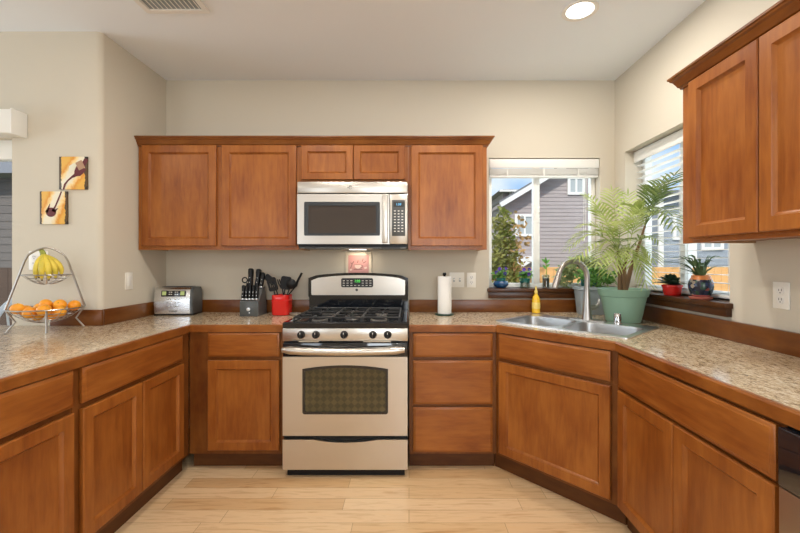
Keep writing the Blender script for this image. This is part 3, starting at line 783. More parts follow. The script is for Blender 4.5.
# ================================================================== RANGE
rx0, rx1 = -.765, -.006; RW_ = rx1 - rx0; ry = -.70
t = thing('gas_range', 'stainless gas range with black cooktop between the base cabinets', 'stove', (rx0, ry, 0))
def GX(px): return (px - 409) / 166 - rx0
def GZ(py): return 1.306 + (262 - py) / 166
MB().box(.002, .012, .055, RW_ - .002, .66, .90).build('body', 'black', t, 0)
# cooktop: black enamel with a shallow well
mb = MB(); rings = []
for ins, z in ((0, .905), (0, .935), (.006, .942), (.03, .942), (.045, .928)):
    rings.append([(ins, -.012 + ins, z), (RW_ - ins, -.012 + ins, z), (RW_ - ins, .60 - ins * .5, z), (ins, .60 - ins * .5, z)])
mb.loft(rings); ct = mb.build('cooktop', 'black_gloss', t, 20)
mb = MB(); mb.box(0, -.012, .827, RW_, .011, .9045, .004); cpn = mb.build('knob_panel', 'steel', t)
for px in (300.8, 315.6, 343.9, 372.8, 387.6):
    x = GX(px); z = .8665
    k = MB().lathe([(.024, -.0125), (.0235, -.018), (.019, -.034), (.015, -.037)], (x, 0, z), 24, axis='y').build('knob', 'black', t)
    MB().box(x - .004, -.043, z - .019, x + .004, -.0372, z + .019, .002).build('knob_grip', 'black_gloss', k)
    MB().box(x - .001, -.0438, z + .006, x + .001, -.0432, z + .017).build('knob_mark', 'ivory', k, 0)
mb = MB(); mb.box(GX(298), -.006, GZ(342.6), GX(318), .012, GZ(341.4)); mb.box(GX(363), -.006, GZ(342.6), GX(391), .012, GZ(341.4)); mb.build('vent_line', 'steel', t, 0)
# oven door
dz0, dz1 = GZ(436), GZ(357)
win = []
wx0, wx1, wz0, wz1 = GX(302.3), GX(388), GZ(414.5), GZ(369)
for i in range(13):
    u = i / 12; win.append((wx1 + (wx0 - wx1) * u, wz1 + .022 * (1 - (2 * u - 1) ** 2)))
win += [(wx0, wz0 + .012), (wx0 + .004, wz0 + .004), (wx0 + .012, wz0), (wx1 - .012, wz0), (wx1 - .004, wz0 + .004), (wx1, wz0 + .012)]
mb = cut_prism(rect(.003, dz0, RW_ - .003, dz1), [win], -.009, .018); mb.xf(Matrix.Rotation(R(90), 4, 'X')); od = mb.build('oven_door', 'steel', t, 20)
cx_, cz_ = (wx0 + wx1) / 2, (wz0 + wz1) / 2
wi = [(cx_ + (x - cx_) * .945, cz_ + (z - cz_) * .90) for x, z in win]
mb = cut_prism(win, [wi], -.008, .0195); mb.xf(Matrix.Rotation(R(90), 4, 'X')); mb.build('window_gasket', 'black_gloss', od, 20)
MB().prism(wi, -.012, .0, 'xz').build('oven_window', 'oven_glass', od, 0)
mb = MB(); mb.box(.003, -.014, dz1 + .001, RW_ - .003, .0118, GZ(343.2), .003); mb.build('door_top_band', 'black_gloss', od)
hp = []
for i in range(17):
    u = i / 16; x = GX(284.5) + (GX(404.5) - GX(284.5)) * u; hp.append((x, -.074 + .012 * (2 * u - 1) ** 2, GZ(350) + .010 * ((2 * u - 1) ** 2)))
mb = MB(); mb.tube(hp, [.016] + [.0235] * 15 + [.016], 16); mb.build('handle', 'steel', od)
mb = MB(); mb.box(GX(286), -.058, GZ(352), GX(290), -.0145, GZ(347)); mb.box(GX(400), -.058, GZ(352), GX(404), -.0145, GZ(347)); mb.build('handle_post', 'black', od, 0)
# drawer with arched finger pull
pts = [(RW_ - .003, GZ(470)), (RW_ - .003, GZ(440))]
for i in range(13):
    u = i / 12; x = GX(378) + (GX(313) - GX(378)) * u; pts.append((x, GZ(440) - .018 * (1 - (2 * u - 1) ** 2)))
pts += [(.003, GZ(440)), (.003, GZ(470))]
sdw = cut_prism(pts, [], -.009, .018); sdw.xf(Matrix.Rotation(R(90), 4, 'X')); sdw.build('storage_drawer', 'steel', t, 20)
MB().box(.02, .02, .0, RW_ - .02, .05, .055).build('kick_plate', 'black', t, 0)
mb = MB()
for x in (.05, RW_ - .05):
    for y in (.1, .6): mb.lathe([(.02, .0005), (.02, .055)], (x, y, 0), 12)
mb.build('levelling_feet', 'black', t)
# backguard
by = .60
mb = MB(); mb.box(.002, by + .02, .90, RW_ - .002, .695, 1.05); mb.build('back_riser', 'black_gloss', t, 0)
def arch(z0, z1, x0, x1, rise, r=.02):
    p = [(x0 + .004, z0), (x1 - .004, z0), (x1, z0 + .012)]
    for i in range(15):
        u = i / 14; x = x1 + (x0 - x1) * u; e_ = (1 - abs(2 * u - 1) ** 2.2); p.append((x, z1 + rise * e_ - (.012 if i in (0, 14) else 0)))
    p.append((x0, z0 + .012)); return p
MB().prism(arch(1.035, 1.196, .0, RW_, .028), by + .004, .685, 'xz').build('backguard', 'black_gloss', t, 20)
bgp = MB().prism(arch(1.055, 1.178, .024, RW_ - .024, .027), by - .003, by + .0038, 'xz').build('backguard_panel', 'steel', t, 20)
def BX(px): return (px - 409) / 130.4 - rx0 - .0
def BZ(py): return 1.306 + (262 - py) / 130.4
MB().prism(rrect(BX(342), BZ(287), BX(373.5), BZ(278), .012), by - .008, by - .0032, 'xz').build('control_display', 'slot', t, 30)
text('1:03', .026, 'clock_digits', 'green_led', t, (BX(358), by - .009, BZ(281)))
mb = MB()
for r_ in range(3):
    for c_ in range(8):
        if r_ < 2 and 2 < c_ < 5: continue
        mb.box(BX(343.6 + c_ * 3.75), by - .0088, BZ(280.9 + r_ * 2.3), BX(345.6 + c_ * 3.75), by - .0082, BZ(280.2 + r_ * 2.3))
mb.build('touch_keys', 'ivory', t, 0)
MB().lathe([(.010, -.0062), (.010, -.0032), (.0, -.0032)][:2], (BX(357.3), by, BZ(289.6)), 20, axis='y').build('emblem', 'grey_panel', t)
# burners and grates
for x, y, r_ in ((.19, .15, .05), (.57, .15, .055), (.19, .43, .045), (.57, .43, .045), (.38, .29, .05)):
    b_ = MB().lathe([(r_, 0), (r_, .008), (r_ * .85, .012)], (x, y, .9285), 24).build('burner_base', 'nickel', t)
    MB().lathe([(r_ * .8, 0), (r_ * .8, .006), (r_ * .7, .009)], (x, y, .941), 24).build('burner_cap', 'iron', b_)
def grate(x0, x1, y0, y1):
    z = .962; r = .0065; mb = MB()
    mb.tube([(x0, y0, z), (x1, y0, z), (x1, y1, z), (x0, y1, z), (x0, y0, z)], r, 6)
    for y in (.15, .43):
        mb.tube([(x0, y, z), (x0 + (x1 - x0) * .36, y, z)], r, 6); mb.tube([(x1, y, z), (x1 - (x1 - x0) * .36, y, z)], r, 6)
    xm = (x0 + x1) / 2
    mb.tube([(xm, y0, z), (xm, y0 + .085, z)], r, 6); mb.tube([(xm, y1, z), (xm, y1 - .085, z)], r, 6); mb.tube([(xm, .225, z), (xm, .355, z)], r, 6)
    mb.tube([(x0, .29, z), (x1, .29, z)], r, 6)
    for x in (x0, x1):
        for y in (y0, y1): mb.tube([(x, y, z), (x, y, .929)], [r, r * 1.3], 6)
    return mb
for x0, x1 in ((.055, .285), (.29, .47), (.475, .705)): grate(x0, x1, .045, .545).build('grate', 'iron', t)

# ================================================================== WALL FITTINGS, LIGHTS, VENT, BLINDS
def plate(name, label, cat, loc, rz, w_, kind):
    t = thing(name, label, cat, loc, rz)      # faces local -y
    MB().box(-w_ / 2, -.006, -.058, w_ / 2, -.0006, .058, .002).build('cover_plate', 'ivory', t)
    n = 2 if w_ > .1 else 1
    for i in range(n):
        cx = (i - (n - 1) / 2) * .046
        if kind == 'rocker':
            MB().box(cx - .016, -.009, -.033, cx + .016, -.0055, .033, .0015).build('rocker', 'white', t)
        elif kind == 'toggle':
            MB().box(cx - .0065, -.0064, -.014, cx + .0065, -.0058, .014).build('toggle_slot', 'planter', t, 0)
            MB().box(cx - .005, -.017, -.004, cx + .005, -.0063, .010, .002).build('toggle', 'white', t)
        else:
            for dz in (-.02, .02):
                s_ = MB().lathe([(.017, -.0055), (.017, -.0085)], (cx, 0, dz), 20, axis='y').build('socket', 'white', t)
                mb = MB()
                for sxx in (-.006, .006): mb.box(cx + sxx - .0012, -.0091, dz - .001, cx + sxx + .0012, -.0086, dz + .009)
                mb.lathe([(.0026, -.0086), (.0026, -.0091)], (cx, 0, dz - .008), 10, axis='y'); mb.build('socket_slots', 'slot', s_, 0)
    return t
plate('light_switch', 'single light switch on the left side wall near the toaster', 'light switch', (WL, -.417, 1.177), 90, .07, 'rocker')
plate('wall_outlet', 'double wall plate on the wall behind the bananas', 'wall plate', (-2.288, WF, 1.315), 0, .118, 'socket')
plate('light_switch', 'double light switch plate behind the paper towel roll', 'light switch', (.375, 0, 1.166), 0, .116, 'toggle')
plate('wall_outlet', 'single outlet between the double switch and the sink window', 'outlet', (.489, 0, 1.164), 0, .070, 'socket')
plate('wall_outlet', 'white outlet on the right wall below the cabinet', 'outlet', (WR, -1.389, 1.161), -90, .076, 'socket')
t = thing('recessed_light', 'lit round recessed ceiling light near the right wall', 'ceiling light', (LAMPS[0][0], LAMPS[0][1], CEIL), 0)
MB().lathe([(.098, -.001), (.098, -.006), (.082, -.008), (.074, -.004)], n=36, caps=(False, False)).build('trim_ring', 'white', t)
MB().lathe([(.0739, -.0035), (.0739, -.001)], n=36).build('lamp_lens', 'lamp', t)
for i, (x, y) in enumerate(LAMPS):
    if i: c_ = dup(t, (x, y, CEIL), 0, 'added round ceiling light out of view, brightening the room'); c_['group'] = 'added ceiling lights out of view'
    light('seen_or_added_lamp', 'AREA', (x, y, CEIL - .012), (0, 0, 0), LAMP_POWER, (1, .94, .86), shape='DISK', size=.14)  # all lamps after the first are added, unseen fill
t = thing('ceiling_vent', 'white louvred ceiling vent at the top edge near the left wall', 'vent', (-1.31, -.96, CEIL))
mb = cut_prism(rrect(-.18, -.11, .18, .11, .012), [rect(-.15, -.08, .15, .08)], -.010, -.001); mb.build('vent_frame', 'white', t)
mb = MB()
for i in range(12):
    x = -.145 + i * .0255; mb.box(x, -.08, -.0075, x + .003, .08, -.0035, rot=Matrix.Rotation(R(35), 3, 'Y'), piv=Vector((x, 0, -.006)))
mb.build('louvres', 'white', t, 0)
MB().box(-.15, -.08, -.0022, .15, .08, -.001).build('vent_backing', 'planter', t, 0)
# raised blind
t = thing('window_blind', 'raised white blind stacked at the top of the sink window', 'blind', (BW[0], 0, 2.12))
bw = BW[2] - BW[0]
MB().box(.004, .004, -.074, bw - .004, .016, -.004, .003).build('valance', 'blind', t)
MB().box(.006, .018, -.06, bw - .006, .062, -.004).build('headrail', 'blind', t, 0)
mb = MB()
for i in range(11): mb.box(.008, .012, -.080 - i * .0045, bw - .008, .062, -.0775 - i * .0045)
mb.build('slat_stack', 'blind', t, 0)
MB().box(.008, .012, -.146, bw - .008, .062, -.131, .003).build('bottom_rail', 'blind', t)
for x in (.14, .43, .70): MB().box(x, .009, -.147, x + .012, .0118, -.078).build('ladder_tape', 'cord', t, 0)
mb = MB()
for x in (bw - .12, bw - .105): mb.tube([(x, .008, -.1), (x - .005, .008, -.62)], .0018, 5)
mb.ball((bw - .1225, .008, -.635), .008, (1, 1, 1.8)); mb.build('pull_cords', 'cord', t)
# lowered blind on the right
t = thing('window_blind', 'lowered white blind with open slats on the side window', 'blind', (WR, RW[2], 2.128), -90)
bw = RW[2] - RW[0]
MB().box(.004, .06, -.085, bw - .004, .072, -.004, .004).build('valance', 'blind', t)
MB().box(.006, .078, -.055, bw - .006, .12, -.004).build('headrail', 'blind', t, 0)
mb = MB(); z = -.11
while z > -.985:
    mb.box(.008, .0, z - .0015, bw - .008, .046, z + .0015, rot=None); z -= .046
mb.xf(Matrix.Translation((0, .079, 0))); mb.build('slats', 'blind', t, 0)
MB().box(.008, .08, -1.018, bw - .008, .124, -1.0, .003).build('bottom_rail', 'blind', t)
for x in (.12, .48, .86):
    for y in (.0775, .1265): MB().tube([(x, y, -.08), (x, y, -1.0)], .0014, 4).build('ladder_cord', 'cord', t, 0)
mb = MB(); mb.tube([(bw - .07, .055, -.08), (bw - .065, .055, -.94)], .004, 6); mb.build('tilt_wand', 'white', t)
# valance of the patio door
t = thing('door_valance', 'white blind valance above the patio door at left photo edge', 'valance', (-2.362, WF, 2.073))
MB().box(-2.05, -.10, 0, 0, -.0008, .142, .004).build('valance_box', 'vinyl', t)
MB().box(-.004, -.102, -.004, .004, -.0012, .146, .001).build('end_cap', 'blind', t)

# paintings
def canvas(label, loc, m, w_, h_):
    t = thing('canvas_painting', label, 'painting', loc)
    MB().box(-w_ / 2, -.012, -h_ / 2, w_ / 2, -.0008, h_ / 2, .0015).build('canvas', m, t); return t
FY = -.0126
def stroke(t, pts, r, name, m):
    mb = MB(); rr = r if isinstance(r, list) else [r] * len(pts); L, Rr = [], []
    for i, p in enumerate(pts):
        a = Vector(pts[max(i - 1, 0)]); b = Vector(pts[min(i + 1, len(pts) - 1)]); d_ = (b - a).normalized(); n_ = Vector((-d_.y, d_.x))
        L.append(Vector(p) + n_ * rr[i]); Rr.append(Vector(p) - n_ * rr[i])
    mb.prism([tuple(v) for v in L + Rr[::-1]], FY - .0006, FY, 'xz'); return mb.build(name, m, t, 0)
c1 = canvas('upper painting of a tilted bottle pouring red wine', (-2.068, WF, 1.854), 'canvas_bottle', .172, .202)
def q1(px, py): return ((px - 73) / 163, (172.5 - py) / 163)
stroke(c1, [q1(63.5, 189.2), q1(65, 184), q1(68, 180), q1(72, 176.6), q1(74, 175.6)], [.005, .006, .0045, .006, .009], 'wine_stream', 'wine')
stroke(c1, [q1(73.5, 176), q1(75.5, 174.5), q1(77.5, 173), q1(80, 169.5), q1(82.5, 166)], [.007, .011, .024, .03, .03], 'painted_bottle', 'wine')
stroke(c1, [q1(82.5, 166), q1(84.5, 162.5), q1(86.6, 158.5)], [.014, .014, .012], 'bottle_shoulder', 'wine')
FY -= .0007
stroke(c1, [q1(76.8, 171.8), q1(80, 169.2)][::-1] if False else [q1(78.6, 161), q1(82.3, 168.5)], [.021, .021], 'bottle_label', 'label_paint')
FY += .0007
stroke(c1, [q1(70, 172.5), q1(71.6, 167), q1(75, 163.5)], [.008, .017, .008], 'painted_highlight', 'cream_paint')
c2 = canvas('lower painting of a wine glass being filled', (-2.189, WF, 1.640), 'canvas_glass', .168, .202)
def q2(px, py): return ((px - 53.3) / 163, (207.5 - py) / 163)
stroke(c2, [q2(61.5, 191.3), q2(58.5, 199), q2(55.5, 206), q2(52.5, 211)], [.004, .005, .0045, .007], 'wine_stream', 'wine')
mb = MB(); mb.prism([(q2(51, 212)[0] + .031 * math.cos(a / 20 * 6.283), q2(51, 212)[1] + .029 * math.sin(a / 20 * 6.283)) for a in range(20)], FY - .0006, FY, 'xz'); mb.build('painted_wine', 'wine', c2, 0)
stroke(c2, [q2(46.5, 212), q2(48.5, 208), q2(50, 203.5)], [.008, .006, .001], 'wine_splash', 'wine'); stroke(c2, [q2(54.5, 212), q2(56, 209.5), q2(58.3, 208)], [.008, .005, .001], 'wine_splash', 'wine')
# pink tile behind the range
t = thing('wall_tile', 'cream edged pink tile picture on the wall above the stove', 'picture', (-.3945, 0, 1.287))
MB().box(-.102, -.014, -.100, .102, -.0008, .100, .003).build('tile_border', 'tile', t)
MB().box(-.080, -.017, -.10, .080, -.0142, .072, .001).build('tile_picture', 'pink', t)
FY = -.0172
mb = MB(); mb.prism([(.026 * math.cos(a / 16 * math.pi) - .004, -.004 - .030 * math.sin(a / 16 * math.pi)) for a in range(17)], FY - .0006, FY, 'xz'); mb.build('painted_cup', 'pink_light', t, 0)
stroke(t, [(-.032, -.0035), (.024, -.0035)], .0022, 'cup_rim', 'pink_dark')
stroke(t, [(.022, -.008), (.034, -.010), (.032, -.022), (.016, -.026)], .0022, 'cup_handle', 'pink_dark')
stroke(t, [(-.036, -.037), (.030, -.037)], .0026, 'painted_saucer', 'pink_dark')
for p in ([(-.062, -.03), (-.052, -.005), (-.042, .018)], [(-.050, .0), (-.060, .014)], [(-.046, .008), (-.034, .026)]): stroke(t, p, .0024, 'painted_sprig', 'pink_dark')
for p in ([(.036, .010), (.060, .024)], [(.030, .022), (.036, .044)], [(-.008, .012), (-.002, .032)]): stroke(t, p, .0026, 'painted_petal', 'pink_dark')
stroke(t, [(.046, -.030), (.066, -.024)], .007, 'painted_petal', 'pink_light'); stroke(t, [(-.066, -.044), (-.05, -.040)], .006, 'painted_petal', 'pink_light')

# ================================================================== COUNTER OBJECTS: LEFT
# toaster
t = thing('toaster', 'wide stainless toaster with dark display strip in the left corner', 'toaster', (-1.732, -.125, TOP + .001), 4)
mb = MB(); prf = [(-.083, .012), (-.090, .10), (-.076, .185), (-.055, .205), (.055, .205), (.074, .185), (.080, .10), (.075, .012)]
def xsec(x, k): return [(x, y * k + .12 * (1 - 1), .012 + (z - .012) * (k if k > .97 else .97)) for y, z in prf]
mb.loft([xsec(-.118, 1), xsec(.118, 1)]); mb.build('shell', 'silver_grey', t, 50)
for s_ in (-1, 1):
    mb = MB(); mb.loft([xsec(s_ * .1182, 1.0), xsec(s_ * .132, .995), xsec(s_ * .138, .93)]); mb.build('end_cap', 'silver_grey' if s_ < 0 else 'grey_panel', t, 40)
MB().box(-.136, -.082, 0, .136, .078, .0118, .003).build('base', 'black', t)
mb = MB()
for y in (-.035, -.012, .014, .038): mb.box(-.10, y - .007, .2052, .10, y + .007, .208)
mb.build('slots', 'slot', t, 0)
fr = thing  # face parts lie on the sloping front
def onface(mb): return mb.xf(Matrix.Translation((0, -.0866, .13)) @ Matrix.Rotation(R(-9), 4, 'X'))
pn = onface(MB().box(-.085, -.004, .008, .088, .006, .052, .004)).build('display_panel', 'black_gloss', t)
for x0, x1 in ((-.076, -.048), (.052, .080)): onface(MB().box(x0, -.005, .018, x1, -.0041, .046)).build('screen', 'lcd', pn, 0)
mb = MB()
for x in (-.03, -.016, .012, .026):
    for z in (.022, .038): mb.box(x, -.0046, z, x + .009, -.0041, z + .004)
onface(mb).build('panel_marks', 'ivory', pn, 0)
for r_ in range(3):
    for x in (-.018, .018): onface(MB().lathe([(.005, .002), (.005, -.006), (.004, -.0075)], (x, 0, -.012 - r_ * .025), 12, axis='y')).build('button', 'chrome', t)
mb = MB()
for r_ in range(3):
    for x in (-.045, .033): mb.box(x, -.0048, -.014 - r_ * .025, x + .014, -.001, -.0115 - r_ * .025)
onface(mb).build('button_labels', 'grey_panel', t, 0)
lg = text('Cuisinart', .015, 'logo_text', 'black', t, (0, 0, 0)); lg.data.transform(Matrix.Translation((.0, -.0875, .032)) @ Matrix.Rotation(R(4), 4, 'X'))
# knife block
t = thing('knife_block', 'dark grey knife block with round silver emblem left of the red crock', 'knife block', (-1.152, -.20, TOP + .001), 0)
KW = .066
mb = MB(); mb.prism([(-.055, 0), (.115, 0), (.115, .05), (.085, .205), (.025, .192), (-.03, .115), (-.055, .108)], -KW, KW, 'yz'); mb.build('block', 'grey_block', t, 20)
MB().box(-KW, -.0585, .002, KW, -.0552, .106, .001).build('front_plate', 'grey_panel', t)
e_ = MB().lathe([(.013, -.0586), (.013, -.061), (.010, -.0615)], (-.003, 0, .05), 24, axis='y').build('emblem', 'rivet', t)
MB().lathe([(.004, -.0586), (.004, -.0605)], (.004, 0, .025), 12, axis='y').build('emblem_dot', 'rivet', t)
def knife(label, x, y, z, L, wd, th, tilt, yaw=0, blade=True):
    """handle pointing up and back towards the wall"""
    k = thing('knife', label, 'knife', (-1.152 + x, -.20 + y, TOP + .001 + z), 0, 'knives in the grey block')
    k.rotation_euler = (R(-tilt), R(yaw), 0)
    mb = MB(); rings = []
    for zz, a_, b_, off in ((.0, .75, .85, 0), (.15 * L, .9, 1, 0), (.5 * L, .85, .9, .0), (.8 * L, 1, 1.1, .003), (.95 * L, .9, 1.1, .006), (L, .6, .7, .006)):
        rings.append([(px * th * a_, py * wd * b_ - off, zz) for px, py in rrect(-1, -1, 1, 1, .5, 2)])
    mb.loft(rings); hnd = mb.build('handle', 'black', k, 50)
    mb = MB()
    for f in (.25, .5, .75): mb.lathe([(.003, -wd - .0008), (.003, wd + .0008)], (0, 0, f * L), 8, axis='y')
    mb.build('rivets', 'rivet', k)
    MB().lathe([(th * 1.1, -.004), (th * 1.15, .004)], (0, 0, 0), 12).build('bolster', 'rivet', k)
    return k
knife('large black handled chef knife at left of the block back row', -.030, .04, .203, .140, .020, .018, 10)
knife('large black handled knife in the middle of the block back row', .018, .045, .203, .136, .019, .018, 10, 4)
knife('black handled sharpening steel at right of the block back row', .050, .045, .205, .108, .016, .014, 10, 6)
for i, nm in enumerate(('leftmost steak knife', 'second steak knife from left', 'middle steak knife', 'fourth steak knife from left', 'rightmost steak knife')):
    knife(nm + ' in the front row of the knife block', -.050 + i * .025, -.044, .1225, .100, .0125, .0105, 12)
t = thing('kitchen_shears', 'black loop of kitchen shears at the left end of the knife block', 'scissors', (-1.152 - .052, -.20 + .03, TOP + .208))
mb = MB(); mb.ring((-.014, 0, .05), .019, .0045, 20, 6, 'y'); mb.tube([(.004, 0, 0), (.001, 0, .03)], .005, 6); mb.build('finger_loop', 'black', t)
# red crock and utensils
cx, cy = -.941, -.17
t = thing('utensil_crock', 'glossy red square-shouldered crock full of black utensils', 'crock', (cx, cy, TOP + .001))
mb = MB(); rings = []
for r_, z, in ((.052, 0), (.06, .004), (.063, .02), (.064, .10), (.066, .106), (.066, .112), (.062, .116), (.063, .146), (.06, .15), (.056, .148), (.055, .02)):
    rings.append([(p[0], p[1], z) for p in rrect(-r_, -r_, r_, r_, r_ * .45, 5)])
mb.loft(rings); mb.build('crock', 'red', t, 40)
def utensil(name, label, cat, base, tip, head):
    u = thing(name, label, cat, (cx + base[0], cy + base[1], TOP + .06), 0, 'black utensils in the red crock')
    d_ = Vector(tip) - Vector((base[0], base[1], .06)); 
    MB().tube([(0, 0, 0), d_ * .5, d_], [.005, .0045, .005], 8).build('handle', 'black', u)
    hm = MB(); head(hm); rot = Vector((0, 0, 1)).rotation_difference(d_.normalized()).to_matrix().to_4x4()
    hm.xf(Matrix.Translation(d_) @ rot); return u, hm
def paddle(w_, h_, t_=.003, slots=0):
    def f(mb):
        c_ = cut_prism(rrect(-w_, -.005, w_, h_, min(w_, h_) * .45), [rrect(-w_ * .55 + i * w_ * 1.1 / max(slots, 1), h_ * .25, -w_ * .55 + (i + .55) * w_ * 1.1 / max(slots, 1), h_ * .75, w_ * .08, 2) for i in range(slots)], -t_, t_)
        c_.xf(Matrix.Rotation(R(90), 4, 'X')); me = bpy.data.meshes.new('t'); c_.bm.to_mesh(me); mb.bm.from_mesh(me)
    return f
def bowlhead(r_):
    def f(mb): mb.lathe([(.004, -.014 - .0), (r_ * .6, -.011), (r_, 0), (r_ * .9, 0), (r_ * .5, -.008), (.003, -.011)], (0, 0, r_ * .9), 20, axis='y')
    return f
u, hm = utensil('slotted_spoon', 'black slotted spoon leaning left in the red crock', 'spoon', (-.02, -.03, 0), (-.048, -.04, .185), paddle(.034, .095, .003, 3)); hm.build('spoon_head', 'black', u)
u, hm = utensil('slotted_turner', 'black turner leaning far left at the back of the red crock', 'turner', (-.02, .03, 0), (-.066, .035, .225), paddle(.024, .085, .003)); hm.xf(Matrix.Translation((-.066, .035, .165)) @ Matrix.Rotation(R(-38), 4, 'Y') @ Matrix.Translation((.066, -.035, -.165))); hm.build('turner_head', 'black', u)
u, hm = utensil('pasta_fork', 'black pronged pasta fork in the middle of the red crock', 'pasta fork', (.012, .035, 0), (-.012, .040, .20), lambda mb: [mb.tube([(x * .5, 0, 0), (x, -.004, .035), (x, -.014, .065)], .0042, 6) for x in (-.021, -.007, .007, .021)]); hm.build('fork_head', 'black', u)
u, hm = utensil('spatula', 'black square spatula upright in the red crock', 'spatula', (.006, -.012, 0), (.026, -.016, .195), paddle(.038, .092, .003, 0)); hm.build('spatula_head', 'black', u)
u, hm = utensil('ladle', 'black round ladle leaning right in the red crock', 'ladle', (.015, -.03, 0), (.066, -.036, .20), bowlhead(.038)); hm.build('ladle_bowl', 'black', u)
u, hm = utensil('cooking_tongs', 'black utensil with long handle leaning furthest right from red crock', 'utensil', (-.03, .01, 0), (.10, .015, .215), lambda mb: mb.tube([(0, 0, -.01), (0, 0, .0), (-.014, 0, .03), (-.03, 0, .10)], [.006, .008, .0095, .008], 8)); hm.build('utensil_grip', 'black', u)
t = thing('spoon_rest', 'small silver spoon rest between the red crock and the stove', 'spoon rest', (-.838, -.19, TOP + .001))
MB().lathe([(.02, 0), (.035, .006), (.042, .016), (.040, .017), (.032, .009), (.01, .004)], n=24).build('dish', 'rivet', t)
MB().tube([(.02, -.01, .014), (.035, -.045, .02), (.03, -.075, .016)], [.008, .006, .008], 8).build('dish_handle', 'rivet', t)

# fruit basket
FX, FYY = -2.074, -.838
t = thing('fruit_basket', 'two tier grey wire fruit basket on the left countertop', 'fruit basket', (FX, FYY, TOP + .001), 42)
def wirebowl(r_, zr, zb, nrad, nring, cx=0):
    mb = MB(); mb.ring((cx, 0, zr), r_, .0042, 48, 6)
    def prof_(u): return (r_ * u, zb + (zr - zb) * (u ** 2.2))
    for i in range(1, nring + 1): q = prof_(.25 + .75 * i / (nring + 1)); mb.ring((cx, 0, q[1]), q[0], .0016, 40, 5)
    for k in range(nrad):
        a = 2 * math.pi * k / nrad; mb.tube([(cx + prof_(u / 8)[0] * math.cos(a), prof_(u / 8)[0] * math.sin(a), prof_(u / 8)[1]) for u in range(1, 9)], .0016, 5)
    return mb
wirebowl(.168, .128, .046, 16, 4).build('lower_bowl', 'wire', t)
wirebowl(.106, .318, .262, 12, 3).build('upper_bowl', 'wire', t)
ap_ = []
for i in range(25):
    u = i / 24 * 2 - 1
    if abs(u) > .45: s_ = (abs(u) - .45) / .55; ap_.append((math.copysign(.083 + .085 * s_, u), 0, .425 - .297 * s_))
    else: ap_.append((.083 * u / .45, 0, .425 + .047 * math.cos(u / .45 * math.pi / 2)))
MB().tube(ap_, .0055, 8).build('arch', 'wire', t)
for a in (0, 180, 270):
    ca, sa = math.cos(R(a)), math.sin(R(a)); f = lambda r_, z: (r_ * ca, r_ * sa, z)
    MB().tube([f(.168, .128), f(.128, .06), f(.165, .004)] if a != 270 else [f(.166, .124), f(.158, .06), f(.160, .004)], .0048, 8).build('foot', 'wire', t)
# oranges
OR = [(-.150, -.02, .128, 'orange at the far left of the fruit basket pile'), (-.095, .04, .140, 'second orange from left at back of the pile'), (-.045, .07, .150, 'back orange left of the topmost orange'),
      (.000, .03, .166, 'topmost orange in the middle of the pile'), (.055, .07, .156, 'orange at the back, right of the topmost orange'), (.085, .0, .140, 'upper orange on the right half of the basket pile'),
      (.148, .0, .126, 'orange at the far right of the fruit basket pile'), (-.02, -.055, .140, 'orange wedged between the topmost and the frontmost oranges'), (-.085, -.06, .112, 'front left orange low against the wire'),
      (-.015, -.125, .104, 'frontmost orange at the middle of the basket rim'), (.06, -.075, .106, 'front right orange low against the wire'), (.04, .0, .10, 'buried orange at the heart of the pile'), (-.045, .0, .098, 'buried orange left of the heart of the pile')]
def settle(ps, r=.0328):
    ca, sa = math.cos(R(42)), math.sin(R(42)); ps = [Vector((.8 * (p[0] * ca - p[1] * sa), .8 * (p[0] * sa + p[1] * ca), p[2] - .004)) for p in ps]
    for _ in range(400):
        for a in range(len(ps)):
            for b in range(a):
                d_ = ps[a] - ps[b]
                if d_.length < 2 * r: e_ = d_.normalized() * (2 * r - d_.length) * .5; ps[a] += e_; ps[b] -= e_
        for p in ps:
            h = math.hypot(p.x, p.y)
            if h > .120: p.x *= .120 / h; p.y *= .120 / h; h = .120
            lo_ = .046 + .082 * (min(h + .016, .168) / .168) ** 2.2 + .037
            p.z = max(p.z - .00006, lo_)
    return ps
st = settle([q[:3] for q in OR]); OR = [(p.x, p.y, p.z, q[3]) for p, q in zip(st, OR)]
om = None
for x, y, z, lab in OR:
    if om is None:
        om = thing('orange', lab, 'orange', (FX + x, FYY + y, TOP + z), 0, 'oranges in the wire basket')
        MB().ball((0, 0, 0), .032, (1, 1, .94), 24, 16).build('peel', 'orange', om, 180); MB().lathe([(.0035, 0), (.0025, .002)], (0, 0, .0295), 8).build('stem_button', 'banana_stem', om)
    else: dup(om, (FX + x, FYY + y, TOP + z), 0, lab).rotation_euler = (random.uniform(-1.2, 1.2), random.uniform(-1.2, 1.2), 1)
# bananas
t = thing('banana_bunch', 'bunch of yellow bananas in the upper wire bowl', 'bananas', (FX - .018, FYY, TOP + .436), 42)
for i, (ex, ey, ez) in enumerate(((-.045, -.05, -.135), (-.01, -.075, -.142), (.03, -.08, -.142), (.07, -.06, -.135), (.105, -.03, -.12), (.04, .03, -.13), (-.03, .02, -.13))):
    p0 = Vector((0, 0, 0)); ex *= .72; ey *= .72; p3 = Vector((ex, ey, ez)); m1 = Vector((ex * .45 + .0, ey * .9, -.02)); m2 = Vector((ex * 1.12, ey * 1.3, ez * .55))
    pts = []
    for k in range(11):
        s_ = k / 10; pts.append(p0 * (1 - s_) ** 3 + 3 * m1 * s_ * (1 - s_) ** 2 + 3 * m2 * s_ * s_ * (1 - s_) + p3 * s_ ** 3)
    b_ = MB().tube(pts, [.006, .0075, .010, .0135, .016, .017, .017, .016, .014, .010, .005], 7).build('banana', 'banana', t, 60)
    MB().tube([pts[-1], pts[-1] + (pts[-1] - pts[-2]).normalized() * .007], [.005, .004], 6).build('banana_tip', 'brown_tip', b_)
